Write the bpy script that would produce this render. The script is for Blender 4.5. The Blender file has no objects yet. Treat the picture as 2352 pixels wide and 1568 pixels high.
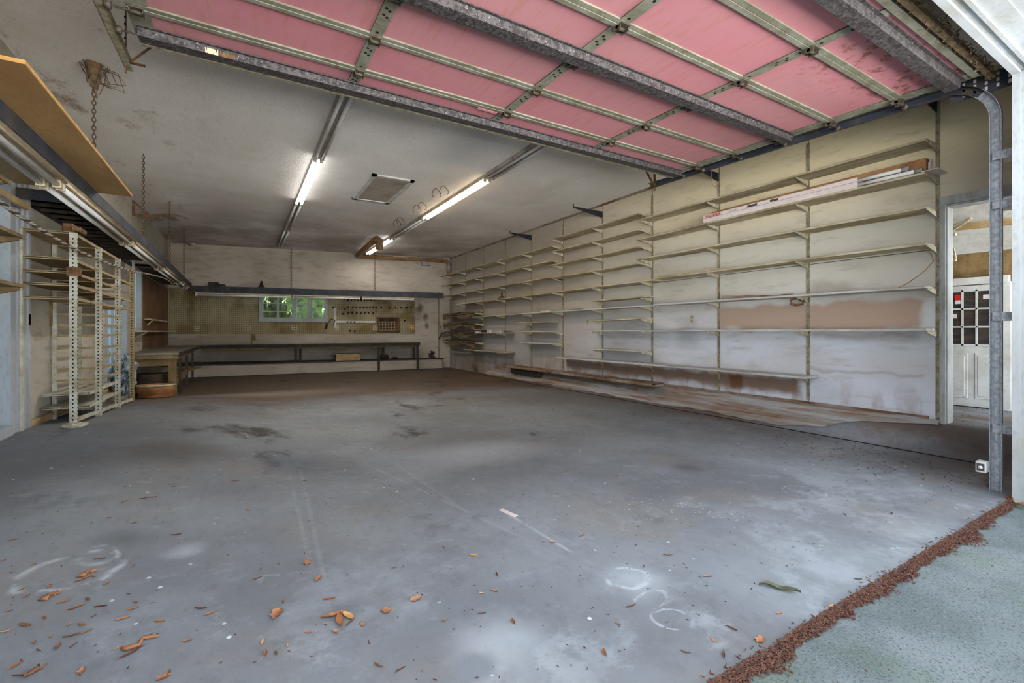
import bpy, math, random
from mathutils import Vector, Matrix, noise
random.seed(7)
C = bpy.context.scene.collection
S = bpy.context.scene
# ------------------------------------------------------------------ camera, sky, exposure
CAMZ = 1.14; F = 1050.0; U0 = 1176.0; V0 = 762.0
A = math.radians(30.6); sA, cA, tA = math.sin(A), math.cos(A), math.tan(A)
cd = bpy.data.cameras.new('camera'); cam = bpy.data.objects.new('camera', cd); C.objects.link(cam)
cam.location = (0, 0, CAMZ); cam.rotation_euler = (math.radians(90), 0, -A)
cd.sensor_width = 36; cd.lens = F/2352*36; cd.shift_y = (V0-784)/2352; cd.clip_start = 0.05
S.camera = cam
w = bpy.data.worlds.new('sky'); S.world = w; w.use_nodes = True
bg = w.node_tree.nodes['Background']; bg.inputs[0].default_value = (0.80, 0.90, 1.0, 1); bg.inputs[1].default_value = 1.1
S.view_settings.view_transform = 'Standard'; S.view_settings.look = 'None'
S.view_settings.gamma = 1; S.view_settings.use_curve_mapping = False
S.view_settings.exposure = 2.05
LAMP = .42
sd_ = bpy.data.lights.new('sun', 'SUN'); sun = bpy.data.objects.new('sun', sd_); C.objects.link(sun)
sd_.energy = 30.0; sd_.angle = math.radians(1); sd_.color = (1, .98, .96); sun.rotation_euler = (math.radians(-42), 0, math.radians(4))

# ------------------------------------------------------------------ measuring helpers
def ray(u, v):
    l = (u-U0)/F; h = (V0-v)/F
    return (sA+l*cA, cA-l*sA, h)
def atX(u, v, X):
    d = ray(u, v); t = X/d[0]; return Vector((X, d[1]*t, CAMZ+d[2]*t))
def atY(u, v, Y):
    d = ray(u, v); t = Y/d[1]; return Vector((d[0]*t, Y, CAMZ+d[2]*t))
def atz(u, v, z):
    d = ray(u, v); t = (z-CAMZ)/d[2]; return Vector((d[0]*t, d[1]*t, z))
def atD(u, v, D):
    d = ray(u, v); return Vector((d[0]*D, d[1]*D, CAMZ+d[2]*D))
def Yat(u, X): return atX(u, V0, X).y
def Xat(u, Y): return atY(u, V0, Y).x
def sst(a, b, x):
    t = max(0, min(1, (x-a)/(b-a))); return t*t*(3-2*t)
def fz(X, Y):                                   # height of the uneven slab
    if Y < 5.6: zl = .285
    elif Y < 8.1: zl = .285-(Y-5.6)/2.5*.105
    elif Y < 10: zl = .18*(1-(Y-8.1)/1.9)
    else: zl = 0
    z = zl*(1-sst(-1.2, 0.9, X))*sst(1.3, 3.8, Y)
    if X > XW-.25: z += .272*sst(XW-.25, XW-.02, X)*(1-sst(10.2, 11.2, Y))*sst(.9, 1.2, Y)
    return z
def atfloor(u, v):
    z = 0
    for i in range(12):
        p = atz(u, v, z); z = .5*z+.5*fz(p.x, p.y)
    p.z = fz(p.x, p.y); return p
XW = 5.75; ZC = 3.50; XL = -1.67
PL = Vector((-1.67, 15.08, 0)); PR = Vector((5.75, 13.65, 0))
ex = (PR-PL).normalized(); nb = Vector((ex.y, -ex.x, 0))       # nb points into the room
if nb.y > 0: nb = -nb
BW = Matrix((( ex.x, -nb.x, 0, PL.x), (ex.y, -nb.y, 0, PL.y), (0, 0, 1, 0), (0, 0, 0, 1)))  # local: x along, y INTO wall, z up
WB = (PR-PL).length
def bk(u, v, off=0.0):                          # back wall local (s, z) seen at pixel, 'off' in front of it
    d = Vector(ray(u, v)); o = Vector((0, 0, CAMZ)); q = PL+nb*off
    t = (q-o).dot(nb)/d.dot(nb); p = o+d*t
    return (p-PL).dot(ex), p.z

# ------------------------------------------------------------------ mesh helpers
class MB:
    def __init__(s, M=None): s.v = []; s.f = []; s.M = M; s.sm = []
    def add(s, vs, fs, smooth=False):
        n = len(s.v); M = s.M
        s.v += [tuple(M @ Vector(p)) if M else tuple(p) for p in vs]
        s.f += [tuple(n+i for i in f) for f in fs]; s.sm += [smooth]*len(fs)
        return s
    def box(s, x0, x1, y0, y1, z0, z1, b=0.0):
        if x0 > x1: x0, x1 = x1, x0
        if y0 > y1: y0, y1 = y1, y0
        if z0 > z1: z0, z1 = z1, z0
        if b <= 0:
            vs = [(x, y, z) for x in (x0, x1) for y in (y0, y1) for z in (z0, z1)]
            return s.add(vs, [(0,1,3,2),(4,6,7,5),(0,4,5,1),(2,3,7,6),(0,2,6,4),(1,5,7,3)])
        # chamfered box along its three axes
        vs = []; idx = {}
        for i, x in enumerate((x0, x1)):
            for j, y in enumerate((y0, y1)):
                for k, z in enumerate((z0, z1)):
                    dx = b*(1-2*i); dy = b*(1-2*j); dz = b*(1-2*k)
                    for a, p in enumerate(((x, y+dy, z+dz), (x+dx, y, z+dz), (x+dx, y+dy, z))):
                        idx[(i, j, k, a)] = len(vs); vs.append(p)
        g = lambda *q: idx[q]; fs = []
        for i in (0, 1):
            fs.append((g(i,0,0,0), g(i,0,1,0), g(i,1,1,0), g(i,1,0,0)))
            fs.append((g(0,i,0,1), g(1,i,0,1), g(1,i,1,1), g(0,i,1,1)))
            fs.append((g(0,0,i,2), g(0,1,i,2), g(1,1,i,2), g(1,0,i,2)))
            for j in (0, 1):
                fs.append((g(i,j,0,0), g(i,j,1,0), g(i,j,1,1), g(i,j,0,1)))
                fs.append((g(i,0,j,0), g(i,1,j,0), g(i,1,j,2), g(i,0,j,2)))
                fs.append((g(0,i,j,1), g(1,i,j,1), g(1,i,j,2), g(0,i,j,2)))
                for k in (0, 1): fs.append((g(i,j,k,0), g(i,j,k,1), g(i,j,k,2)))
        return s.add(vs, fs)
    def bar(s, p, q, wd, ht, up=(0, 0, 1)):     # rectangular bar p->q
        p = Vector(p); q = Vector(q); d = (q-p).normalized(); up = Vector(up)
        if abs(d.dot(up)) > .99: up = Vector((0, 1, 0))
        a = d.cross(up).normalized()*wd/2; b = a.cross(d).normalized()*ht/2
        vs = [p-a-b, p+a-b, p+a+b, p-a+b, q-a-b, q+a-b, q+a+b, q-a+b]
        return s.add(vs, [(0,1,2,3),(4,7,6,5),(0,4,5,1),(1,5,6,2),(2,6,7,3),(3,7,4,0)])
    def tube(s, pts, r, n=8, closed=False, rr=None):
        pts = [Vector(p) for p in pts]; m = len(pts); vs = []; fs = []
        prev = None
        for i, p in enumerate(pts):
            if closed: d = pts[(i+1) % m]-pts[i-1]
            else: d = pts[min(i+1, m-1)]-pts[max(i-1, 0)]
            d = d.normalized()
            if prev is None:
                a = d.cross(Vector((0, 0, 1)))
                if a.length < .1: a = d.cross(Vector((1, 0, 0)))
            else: a = prev-d*prev.dot(d)
            a.normalize(); prev = a; b = d.cross(a)
            ra = rr[i] if rr else r
            for k in range(n):
                t = 2*math.pi*k/n; vs.append(p+a*math.cos(t)*ra+b*math.sin(t)*ra)
        for i in range(m if closed else m-1):
            for k in range(n):
                j = (i+1) % m
                fs.append((i*n+k, i*n+(k+1) % n, j*n+(k+1) % n, j*n+k))
        if not closed: fs += [tuple(range(n))[::-1], tuple((m-1)*n+k for k in range(n))]
        return s.add(vs, fs, True)
    def prism(s, poly, axis, a, b):             # extrude a 2D outline along an axis
        n = len(poly); vs = []
        for c in (a, b):
            for p in poly:
                vs.append({'x': (c, p[0], p[1]), 'y': (p[0], c, p[1]), 'z': (p[0], p[1], c)}[axis])
        fs = [tuple(range(n)), tuple(range(n, 2*n))[::-1]]+[(i, i+n, (i+1) % n+n, (i+1) % n) for i in range(n)]
        return s.add(vs, fs)
    def grid(s, fn, nx, ny, smooth=True):
        vs = [fn(i/nx, j/ny) for j in range(ny+1) for i in range(nx+1)]
        fs = [(j*(nx+1)+i, j*(nx+1)+i+1, (j+1)*(nx+1)+i+1, (j+1)*(nx+1)+i) for j in range(ny) for i in range(nx)]
        return s.add(vs, fs, smooth)
    def build(s, name, m, parent=None):
        me = bpy.data.meshes.new(name); me.from_pydata(s.v, [], s.f); me.update()
        for p, q in zip(me.polygons, s.sm): p.use_smooth = q
        import bmesh
        bm = bmesh.new(); bm.from_mesh(me); bmesh.ops.recalc_face_normals(bm, faces=bm.faces); bm.to_mesh(me); bm.free()
        if m: me.materials.append(m)
        o = bpy.data.objects.new(name, me); C.objects.link(o)
        if parent:
            o.parent = parent; o.matrix_parent_inverse = Matrix.Translation(parent.location).inverted()
        return o
def tag(o, label, cat, group=None, kind=None):
    o['label'] = label; o['category'] = cat
    if group: o['group'] = group
    if kind: o['kind'] = kind
    return o
def struct(o, label=None):
    o['kind'] = 'structure'
    if label: o['label'] = label
    return o
def thing(name, loc, label, cat, group=None):
    o = bpy.data.objects.new(name, None); o.location = loc; o.empty_display_size = .1; C.objects.link(o)
    return tag(o, label, cat, group)
def dup(o, loc, label=None, rot=None, group=None, scale=None):
    c = o.copy(); C.objects.link(c); c.location = loc
    if rot is not None: c.rotation_euler = rot
    if scale is not None: c.scale = scale
    if label: c['label'] = label
    if group: c['group'] = group
    for ch in list(o.children):
        d = ch.copy(); C.objects.link(d); d.parent = c
        for g in ch.children:
            e = g.copy(); C.objects.link(e); e.parent = d
    return c

# ------------------------------------------------------------------ materials
class NT:
    def __init__(s, name):
        s.m = bpy.data.materials.new(name); s.m.use_nodes = True; s.t = s.m.node_tree; s.n = s.t.nodes
        s.b = s.n['Principled BSDF']; s.pos = s.n.new('ShaderNodeNewGeometry').outputs['Position']
        s.b.inputs['Specular IOR Level'].default_value = .3
    def nd(s, k, **kw):
        x = s.n.new(k)
        for a, b in kw.items(): setattr(x, a, b)
        return x
    def put(s, inp, v):
        if isinstance(v, (int, float)): inp.default_value = v
        elif isinstance(v, tuple): inp.default_value = v if len(v) == len(inp.default_value) else tuple(v)+(1,)
        else: s.t.links.new(v, inp)
    def math(s, op, a, b=0, c=None):
        x = s.nd('ShaderNodeMath', operation=op); s.put(x.inputs[0], a); s.put(x.inputs[1], b)
        if c is not None: s.put(x.inputs[2], c)
        return x.outputs[0]
    def vscale(s, v, sc):
        x = s.nd('ShaderNodeVectorMath', operation='MULTIPLY'); s.put(x.inputs[0], v); x.inputs[1].default_value = sc; return x.outputs[0]
    def noise(s, scale, stretch=(1, 1, 1), detail=5, rough=.6, v=None, off=0):
        x = s.nd('ShaderNodeTexNoise'); x.inputs['Scale'].default_value = scale; x.inputs['Detail'].default_value = detail
        x.inputs['Roughness'].default_value = rough
        vv = s.vscale(v or s.pos, stretch)
        if off:
            y = s.nd('ShaderNodeVectorMath', operation='ADD'); s.put(y.inputs[0], vv); y.inputs[1].default_value = (off, off*.7, off*1.3); vv = y.outputs[0]
        s.t.links.new(vv, x.inputs['Vector']); return x.outputs['Fac']
    def ramp(s, f, a, b):
        x = s.nd('ShaderNodeMapRange', interpolation_type='SMOOTHSTEP'); s.put(x.inputs['Value'], f)
        x.inputs['From Min'].default_value = a; x.inputs['From Max'].default_value = b
        if a > b:
            x.inputs['From Min'].default_value = b; x.inputs['From Max'].default_value = a
            x.inputs['To Min'].default_value = 1; x.inputs['To Max'].default_value = 0
        return x.outputs[0]
    def mix(s, f, a, b, mode='MIX'):
        x = s.nd('ShaderNodeMix', data_type='RGBA', blend_type=mode); s.put(x.inputs[0], f); s.put(x.inputs[6], a); s.put(x.inputs[7], b)
        return x.outputs[2]
    def xyz(s, v=None):
        x = s.nd('ShaderNodeSeparateXYZ'); s.t.links.new(v or s.pos, x.inputs[0]); return x.outputs
    def warp(s, amt, scale):
        x = s.nd('ShaderNodeTexNoise'); x.inputs['Scale'].default_value = scale; s.t.links.new(s.pos, x.inputs['Vector'])
        y = s.nd('ShaderNodeVectorMath', operation='SUBTRACT'); s.t.links.new(x.outputs['Color'], y.inputs[0]); y.inputs[1].default_value = (.5, .5, .5)
        z = s.nd('ShaderNodeVectorMath', operation='MULTIPLY_ADD'); s.t.links.new(y.outputs[0], z.inputs[0]); z.inputs[1].default_value = (amt, amt, amt)
        s.t.links.new(s.pos, z.inputs[2]); return z.outputs[0]
    def rect(s, a, b, a0, a1, b0, b1, soft=.06):
        f = s.math('MULTIPLY', s.ramp(a, a0-soft, a0+soft), s.ramp(a, a1+soft, a1-soft))
        g = s.math('MULTIPLY', s.ramp(b, b0-soft, b0+soft), s.ramp(b, b1+soft, b1-soft))
        return s.math('MULTIPLY', f, g)
    def disc(s, P, cx, cy, r0, r1, ax=1, ay=1):
        x = s.math('MULTIPLY', s.math('SUBTRACT', P[0], cx), ax); y = s.math('MULTIPLY', s.math('SUBTRACT', P[1], cy), ay)
        d = s.math('SQRT', s.math('ADD', s.math('MULTIPLY', x, x), s.math('MULTIPLY', y, y))); return s.ramp(d, r1, r0), d
    def bump(s, f, st, dist=.01):
        x = s.nd('ShaderNodeBump'); x.inputs['Strength'].default_value = st; x.inputs['Distance'].default_value = dist
        s.put(x.inputs['Height'], f); s.t.links.new(x.outputs[0], s.b.inputs['Normal'])
    def out(s, col, rough=.8, metal=0):
        s.put(s.b.inputs['Base Color'], col); s.put(s.b.inputs['Roughness'], rough); s.put(s.b.inputs['Metallic'], metal); return s.m
def lin(r, g, b): return tuple((c/255)**2.2 for c in (r, g, b))
def simple(name, c1, c2=None, scale=6, stretch=(1, 1, 1), rough=.75, metal=0, bump=.15, fine=40, dirt=None, dirtamt=.5):
    n = NT(name); c2 = c2 or tuple(x*.7 for x in c1)
    f = n.noise(scale, stretch); col = n.mix(n.ramp(f, .35, .65), c1, c2)
    g = n.noise(fine, stretch, 3, off=9); col = n.mix(n.math('MULTIPLY', n.ramp(g, .45, .75), .35), col, tuple(x*.6 for x in c2))
    if dirt: col = n.mix(n.math('MULTIPLY', n.ramp(n.noise(scale*1.7, stretch, 6, off=31), .5, .7), dirtamt), col, dirt)
    n.bump(g, bump, .004); return n.out(col, rough, metal)
# --- ceiling: sprayed texture, cobweb dirt
n = NT('ceiling_spray'); X, Y, Z = n.xyz()
big = n.noise(.5, (1, 1, 1), 5); spk = n.noise(75, (1, 1, 1), 2)
col = n.mix(n.ramp(big, .35, .65), lin(245, 240, 234), lin(232, 225, 217))
col = n.mix(n.math('MULTIPLY', n.ramp(n.noise(.9, (1, .35, 1), 6, off=5), .5, .75), .55), col, lin(218, 204, 188))
d1 = n.math('MULTIPLY', n.ramp(n.noise(1.6, (1, .5, 1), 8, .75, off=12), .53, .68), n.ramp(X, .1, -1.3))
col = n.mix(n.math('MULTIPLY', d1, .9), col, lin(150, 124, 94))
d1 = n.math('MULTIPLY', n.ramp(n.noise(22, (1, 2.5, 1), 4, .7, off=2), .62, .7), n.ramp(n.noise(1.2, (1, 1, 1), 3, off=4), .45, .6))
col = n.mix(n.math('MULTIPLY', d1, .8), col, lin(100, 80, 60))
gr = n.math('MULTIPLY', n.rect(X, Y, 2.2, 2.75, 2.6, 5.9, .35), .45)
col = n.mix(gr, col, lin(150, 153, 160))
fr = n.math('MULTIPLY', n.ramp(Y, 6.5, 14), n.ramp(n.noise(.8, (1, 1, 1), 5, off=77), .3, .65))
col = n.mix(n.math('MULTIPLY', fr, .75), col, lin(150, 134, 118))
col = n.mix(n.math('MULTIPLY', n.ramp(spk, .5, .65), .12), col, lin(150, 142, 134))
n.bump(spk, .8, .016); M_ceil = n.out(col, .9)
# --- floor
n = NT('dusty_concrete'); X, Y, Z = n.xyz(); W = n.xyz(n.warp(.16, 5)); W2 = n.xyz(n.warp(.9, .7))
f1 = n.noise(.7, (1, 1, 1), 7, .6); f2 = n.noise(5, (1, 1, 1), 7, .65, off=3); f3 = n.noise(60, (1, 1, 1), 3, .6, off=7)
col = n.mix(n.ramp(f1, .34, .64), lin(130, 134, 139), lin(106, 108, 112))
col = n.mix(n.math('MULTIPLY', n.ramp(f2, .42, .7), .45), col, lin(120, 124, 130))
col = n.mix(n.math('MULTIPLY', n.ramp(n.noise(1.1, (1, 1, 1), 6, off=21), .5, .72), .45), col, lin(128, 120, 110))
col = n.mix(n.math('MULTIPLY', n.ramp(n.noise(16, (1, .55, 1), 7, .75, off=91), .5, .72), .4), col, lin(92, 92, 92))
col = n.mix(n.math('MULTIPLY', n.ramp(n.noise(8, (.6, 1, 1), 6, .7, off=95), .56, .74), .4), col, lin(160, 162, 162))
ef = n.math('MULTIPLY', n.math('MULTIPLY', n.ramp(n.noise(1.7, (1, 1, 1), 8, .72, off=120), .49, .58), n.ramp(Y, 3.2, 1.4)), n.ramp(f2, .3, .62))
col = n.mix(n.math('MULTIPLY', ef, .36), col, lin(168, 173, 180))
ef = n.math('MULTIPLY', n.ramp(n.noise(2.6, (1, 1, 1), 8, .75, off=140), .56, .68), .5)
col = n.mix(ef, col, lin(92, 94, 98))
# dirt along the walls; towards the back, dirt with its warm light painted in
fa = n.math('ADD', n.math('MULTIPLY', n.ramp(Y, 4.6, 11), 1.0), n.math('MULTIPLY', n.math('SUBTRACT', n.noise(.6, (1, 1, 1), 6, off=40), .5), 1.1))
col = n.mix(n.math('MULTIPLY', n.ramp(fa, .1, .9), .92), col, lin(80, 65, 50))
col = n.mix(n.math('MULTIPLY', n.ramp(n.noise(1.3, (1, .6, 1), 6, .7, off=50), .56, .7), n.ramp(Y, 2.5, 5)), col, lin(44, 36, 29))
wf = n.math('MULTIPLY', n.ramp(X, 4.9, 5.7), n.ramp(n.noise(1.6, (1, .5, 1), 6, off=60), .4, .58))
col = n.mix(n.math('MULTIPLY', wf, .75), col, lin(98, 74, 54))
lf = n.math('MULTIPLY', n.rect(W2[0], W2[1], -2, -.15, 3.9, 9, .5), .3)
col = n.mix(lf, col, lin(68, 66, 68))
def stain(cx, cy, r0, r1, c, amt, ax=1, ay=1, WW=None):
    global col
    m, d = n.disc(WW or W, cx, cy, r0, r1, ax, ay); col = n.mix(n.math('MULTIPLY', m, amt), col, c)
def ring(cx, cy, r, wd, c, amt, ax=1, ay=1, WW=None):
    global col
    m, d = n.disc(WW or W, cx, cy, 0, 1, ax, ay)
    k = n.math('ABSOLUTE', n.math('SUBTRACT', d, r)); k = n.math('MULTIPLY', n.ramp(k, wd, 0), n.ramp(n.noise(9, off=cx*5+3), .42, .6))
    col = n.mix(n.math('MULTIPLY', k, amt), col, c)
for (u, v, r0, r1, c, amt, ax) in ((400, 1035, .1, .55, (70, 62, 54), .6, 1), (700, 1065, .1, .5, (84, 92, 104), .5, 1), (600, 930, .0, .5, (58, 48, 38), .6, .5),
        (1580, 1075, .02, .16, (84, 84, 88), .7, 1), (1150, 1480, .0, .3, (184, 190, 198), .45, 1.2), (1090, 1530, .05, .12, (118, 122, 128), .9, 1), (430, 1265, .0, .1, (184, 190, 198), .45, 1),
        (1090, 1040, .0, .6, (176, 178, 182), .5, .6), (300, 1235, .0, .14, (95, 96, 98), .7, .7), (2180, 1060, .1, .7, (58, 54, 54), .6, .8), (1460, 1330, .0, .22, (184, 190, 198), .45, 1),
        (620, 905, .0, .7, (160, 150, 138), .4, .35), (1130, 865, 0, 1.2, (122, 92, 62), .4, .8)):
    p = atfloor(u, v); stain(p.x, p.y, r0, r1, lin(*c), amt, ax, 1)
for (u, v, r, wd, amt, ax) in ((165, 1310, .13, .022, .9, .8), (225, 1275, .07, .02, .8, 1), (1560, 1425, .07, .012, .9, 1), (1440, 1325, .075, .02, .9, .8), (1500, 1375, .06, .014, .7, .7),
        (1850, 1130, .13, .012, .6, 1), (620, 1330, .04, .012, .4, .8)):
    p = atfloor(u, v); ring(p.x, p.y, r, wd, lin(190, 196, 202), amt*.62, ax)
# tyre and drag marks
for (u1, v1, u2, v2, amt) in ((690, 1080, 745, 1330, .16), (665, 1090, 720, 1330, .13), (830, 1060, 1400, 1330, .16), (1150, 1170, 1350, 1290, .55), (900, 1060, 1080, 1180, .13)):
    p = atfloor(u1, v1); q = atfloor(u2, v2); L = (q-p).length; dx, dy = (q-p).x/L, (q-p).y/L
    al = n.math('ADD', n.math('MULTIPLY', n.math('SUBTRACT', X, p.x), dx), n.math('MULTIPLY', n.math('SUBTRACT', Y, p.y), dy))
    ac = n.math('ABSOLUTE', n.math('ADD', n.math('MULTIPLY', n.math('SUBTRACT', X, p.x), -dy), n.math('MULTIPLY', n.math('SUBTRACT', Y, p.y), dx)))
    k = n.math('MULTIPLY', n.ramp(ac, .018, .004), n.math('MULTIPLY', n.ramp(al, -.1, .1), n.ramp(al, L+.1, L-.1)))
    k = n.math('MULTIPLY', k, n.ramp(n.noise(4, off=u1*.01), .35, .6))
    col = n.mix(n.math('MULTIPLY', k, amt), col, lin(176, 180, 184))
col = n.mix(n.math('MULTIPLY', n.ramp(f3, .62, .74), .35), col, lin(86, 84, 84))
vo = n.nd('ShaderNodeTexVoronoi'); vo.inputs['Scale'].default_value = 7; n.t.links.new(n.pos, vo.inputs['Vector'])
sp = n.math('MULTIPLY', n.ramp(vo.outputs['Distance'], .075, .05), n.ramp(n.noise(2.5, off=81), .45, .6))
col = n.mix(n.math('MULTIPLY', sp, .75), col, lin(222, 225, 228))
yl = n.disc(W2, atfloor(1540, 1160).x, atfloor(1540, 1160).y, .1, 1.1)[0]
vo2 = n.nd('ShaderNodeTexVoronoi'); vo2.inputs['Scale'].default_value = 30; n.t.links.new(n.pos, vo2.inputs['Vector'])
yl = n.math('MULTIPLY', yl, n.math('MULTIPLY', n.ramp(vo2.outputs['Distance'], .25, .12), n.ramp(n.noise(3, off=15), .45, .58)))
col = n.mix(n.math('MULTIPLY', yl, .6), col, lin(206, 196, 150))
n.bump(n.math('ADD', f3, n.math('MULTIPLY', f2, .6)), .35, .005)
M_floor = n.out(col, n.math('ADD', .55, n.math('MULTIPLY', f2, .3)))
# --- driveway apron
n = NT('mossy_concrete_apron'); W = n.xyz(n.warp(.4, 2))
f = n.noise(2.2, detail=6); g = n.noise(90, detail=3, off=4)
col = n.mix(n.ramp(f, .35, .65), lin(111, 118, 120), lin(88, 96, 96))
col = n.mix(n.math('MULTIPLY', n.ramp(n.noise(1.6, detail=5, off=8), .48, .68), .45), col, lin(98, 112, 82))
col = n.mix(n.math('MULTIPLY', n.ramp(g, .52, .64), .6), col, lin(58, 62, 61))
col = n.mix(n.math('MULTIPLY', n.ramp(n.noise(120, detail=2, off=8), .6, .68), .3), col, lin(146, 150, 150))
col = n.mix(n.math('MULTIPLY', n.ramp(n.noise(3.5, (1, .4, 1), 6, off=14), .66, .7), .75), col, lin(160, 164, 168))
n.bump(g, .5, .006); M_apron = n.out(col, .9)
M_drive = simple('pale_bounce_concrete', lin(208, 208, 206), lin(196, 196, 194), 1)  # pale so the added driveway throws sunlight back; the roof shares it
# --- right wall: dirty white panels, stained bands
n = NT('stained_white_panelling'); X, Y, Z = n.xyz(); WP = n.xyz(n.warp(.16, 3.5))
f = n.noise(1.1, (1, .5, 1), 7); g = n.noise(9, (1, .25, 1.2), 6, .7, off=3)
cw = n.mix(n.ramp(Z, .7, 2.0), lin(204, 209, 220), lin(200, 196, 184))
cw = n.mix(n.math('MULTIPLY', n.ramp(Z, 2.1, 2.9), n.ramp(Y, 9, 3)), cw, lin(214, 200, 166))
col = n.mix(n.math('MULTIPLY', n.ramp(f, .4, .7), .45), cw, lin(158, 148, 132))
col = n.mix(n.math('MULTIPLY', n.ramp(g, .5, .72), .4), col, lin(140, 124, 104))
col = n.mix(n.math('MULTIPLY', n.ramp(n.noise(28, (1, .5, 1), 4, .7, off=9), .68, .74), .6), col, lin(88, 72, 58))
def band(u0, u1, ka, kb, c, amt, soft=.05):
    global col
    z0 = CAMZ+ka*XW/cA; z1 = CAMZ+kb*XW/cA
    m = n.rect(WP[1], WP[2], Yat(u1, XW), Yat(u0, XW), min(z0, z1), max(z0, z1), soft)
    col = n.mix(n.math('MULTIPLY', m, amt), col, lin(*c))
band(1652, 2115, .004, .05, (164, 136, 114), .85, .035)
band(1300, 1840, -.112, -.085, (112, 80, 50), .85, .05)
band(1675, 1705, -.115, -.085, (96, 58, 26), .8, .03)
band(1860, 1960, .068, .082, (110, 92, 66), .6, .1)
band(1560, 1600, -.03, .03, (150, 150, 156), .6, .15)
band(1860, 2110, .0, -.012, (120, 112, 100), .5, .05)
band(1860, 2120, -.062, -.066, (130, 118, 106), .5, .02)
band(1035, 1110, -.15, .09, (118, 110, 92), .65, .3)
band(1060, 1200, -.2, -.12, (128, 108, 84), .5, .25)
col = n.mix(n.math('MULTIPLY', n.ramp(Y, 4, 9), .62), col, lin(132, 120, 106))  # far end darker: brown grime with the shadow bands painted in
col = n.mix(n.math('MULTIPLY', n.math('MULTIPLY', n.ramp(Z, .75, .2), n.ramp(n.noise(5, (1, 1, .3), 5, off=30), .45, .62)), .5), col, lin(120, 84, 56))
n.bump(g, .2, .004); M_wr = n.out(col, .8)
# --- back / left plywood walls
def wallmat(name, a, b, c, soot=False):
    n = NT(name); f = n.noise(.8, (.6, 1, 1), 7); g = n.noise(7, (.35, .35, 1.6), 6, .7, off=3)
    col = n.mix(n.ramp(f, .35, .7), a, b); col = n.mix(n.math('MULTIPLY', n.ramp(g, .5, .7), .45), col, c)
    col = n.mix(n.math('MULTIPLY', n.ramp(n.noise(3.2, (1, 1, 1.6), 5, off=8), .66, .72), .6), col, lin(150, 108, 70))
    if soot:
        P = n.xyz(n.warp(.5, 2.5))
        for (u, v, r, a, ax) in ((965, 706, .22, .8, 1), (978, 730, .14, .8, 1), (955, 716, .3, .4, 1), (980, 752, .12, .7, 1)):
            q = BW @ Vector((bk(u, v)[0], 0, bk(u, v)[1])); m, d = n.disc((P[0], P[2]), q.x, q.z, .02, r, ax, .7); col = n.mix(n.math('MULTIPLY', m, a), col, lin(74, 56, 40))
    n.bump(g, .2, .004); return n.out(col, .85)
M_wb = wallmat('plywood_painted', lin(178, 168, 155), lin(150, 138, 122), lin(120, 98, 74), True)
M_wl = wallmat('plywood_dusty', lin(176, 170, 156), lin(150, 140, 122), lin(118, 104, 84))
M_wf = wallmat('front_wall_inside', lin(170, 165, 155), lin(140, 135, 125), lin(118, 108, 95))
# pegboard with its grid of holes
n = NT('pegboard'); tc = n.nd('ShaderNodeTexCoord').outputs['Object']; P = n.xyz(tc)
def hole(a): return n.math('ABSOLUTE', n.math('SUBTRACT', n.math('FRACT', n.math('MULTIPLY', a, 1/.0508)), .5))
hx = hole(P[0]); hz = hole(P[2]); hd = n.math('SQRT', n.math('ADD', n.math('MULTIPLY', hx, hx), n.math('MULTIPLY', hz, hz)))
f = n.noise(1.3, (1, 1, .8), 7, .6, v=tc)
col = n.mix(n.ramp(f, .38, .62), lin(158, 148, 118), lin(112, 96, 62))
col = n.mix(n.math('MULTIPLY', n.ramp(n.noise(2.5, (1, 1, 1), 6, off=9, v=tc), .5, .7), .6), col, lin(150, 150, 128))
col = n.mix(n.math('MULTIPLY', n.ramp(P[2], 1.9, 1.25), .3), col, lin(150, 128, 84))
col = n.mix(n.math('MULTIPLY', n.ramp(hd, .24, .14), .75), col, lin(40, 34, 24))
n.bump(f, .1, .003); M_peg = n.out(col, .8)
M_peg2 = M_peg
M_white = simple('white_paint', lin(206, 206, 202), lin(186, 184, 176), 3, dirt=lin(140, 122, 98), dirtamt=.35, bump=.08)
M_trim = simple('weathered_white_trim', lin(168, 173, 177), lin(154, 156, 156), 2, (1, 1, .4), dirt=lin(150, 140, 104), dirtamt=.3, bump=.08)
M_jamb = simple('grey_white_jamb', lin(178, 182, 180), lin(150, 152, 148), 4, (1, 1, .3), dirt=lin(110, 104, 92), dirtamt=.5)
M_shelf = simple('cream_shelf_board', lin(196, 186, 158), lin(160, 146, 116), 5, (1, .3, 1), dirt=lin(104, 80, 54), dirtamt=.45, bump=.2)
M_shelf2 = simple('grey_white_shelf_board', lin(192, 192, 190), lin(168, 164, 154), 5, (1, .3, 1), dirt=lin(128, 92, 60), dirtamt=.4, bump=.2)
M_rotten = simple('rotten_board', lin(158, 146, 130), lin(110, 78, 52), 4, (1, .5, 1), dirt=lin(70, 40, 22), dirtamt=.7, bump=.6)
M_brk = simple('cream_steel', lin(190, 184, 160), lin(158, 148, 122), 12, dirt=lin(110, 82, 50), dirtamt=.4, rough=.6)
M_std = simple('slotted_steel', lin(158, 152, 128), lin(120, 108, 84), 18, dirt=lin(90, 66, 44), dirtamt=.5, rough=.6)
M_bank = simple('washed_dirt_and_plaster', lin(160, 160, 160), lin(126, 112, 98), 3.2, (4.5, .22, 4), dirt=lin(124, 76, 48), dirtamt=.95, bump=.6)
M_black = simple('black_steel', lin(44, 46, 54), lin(30, 31, 38), 8, rough=.5, bump=.05)
M_navy = simple('navy_painted_steel', lin(62, 66, 76), lin(46, 48, 54), 3, dirt=lin(110, 92, 60), dirtamt=.3, rough=.6)
M_dark = simple('dark_slats', lin(66, 58, 50), lin(44, 38, 32), 4, (1, 4, 1), dirt=lin(86, 70, 48), dirtamt=.4)
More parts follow.
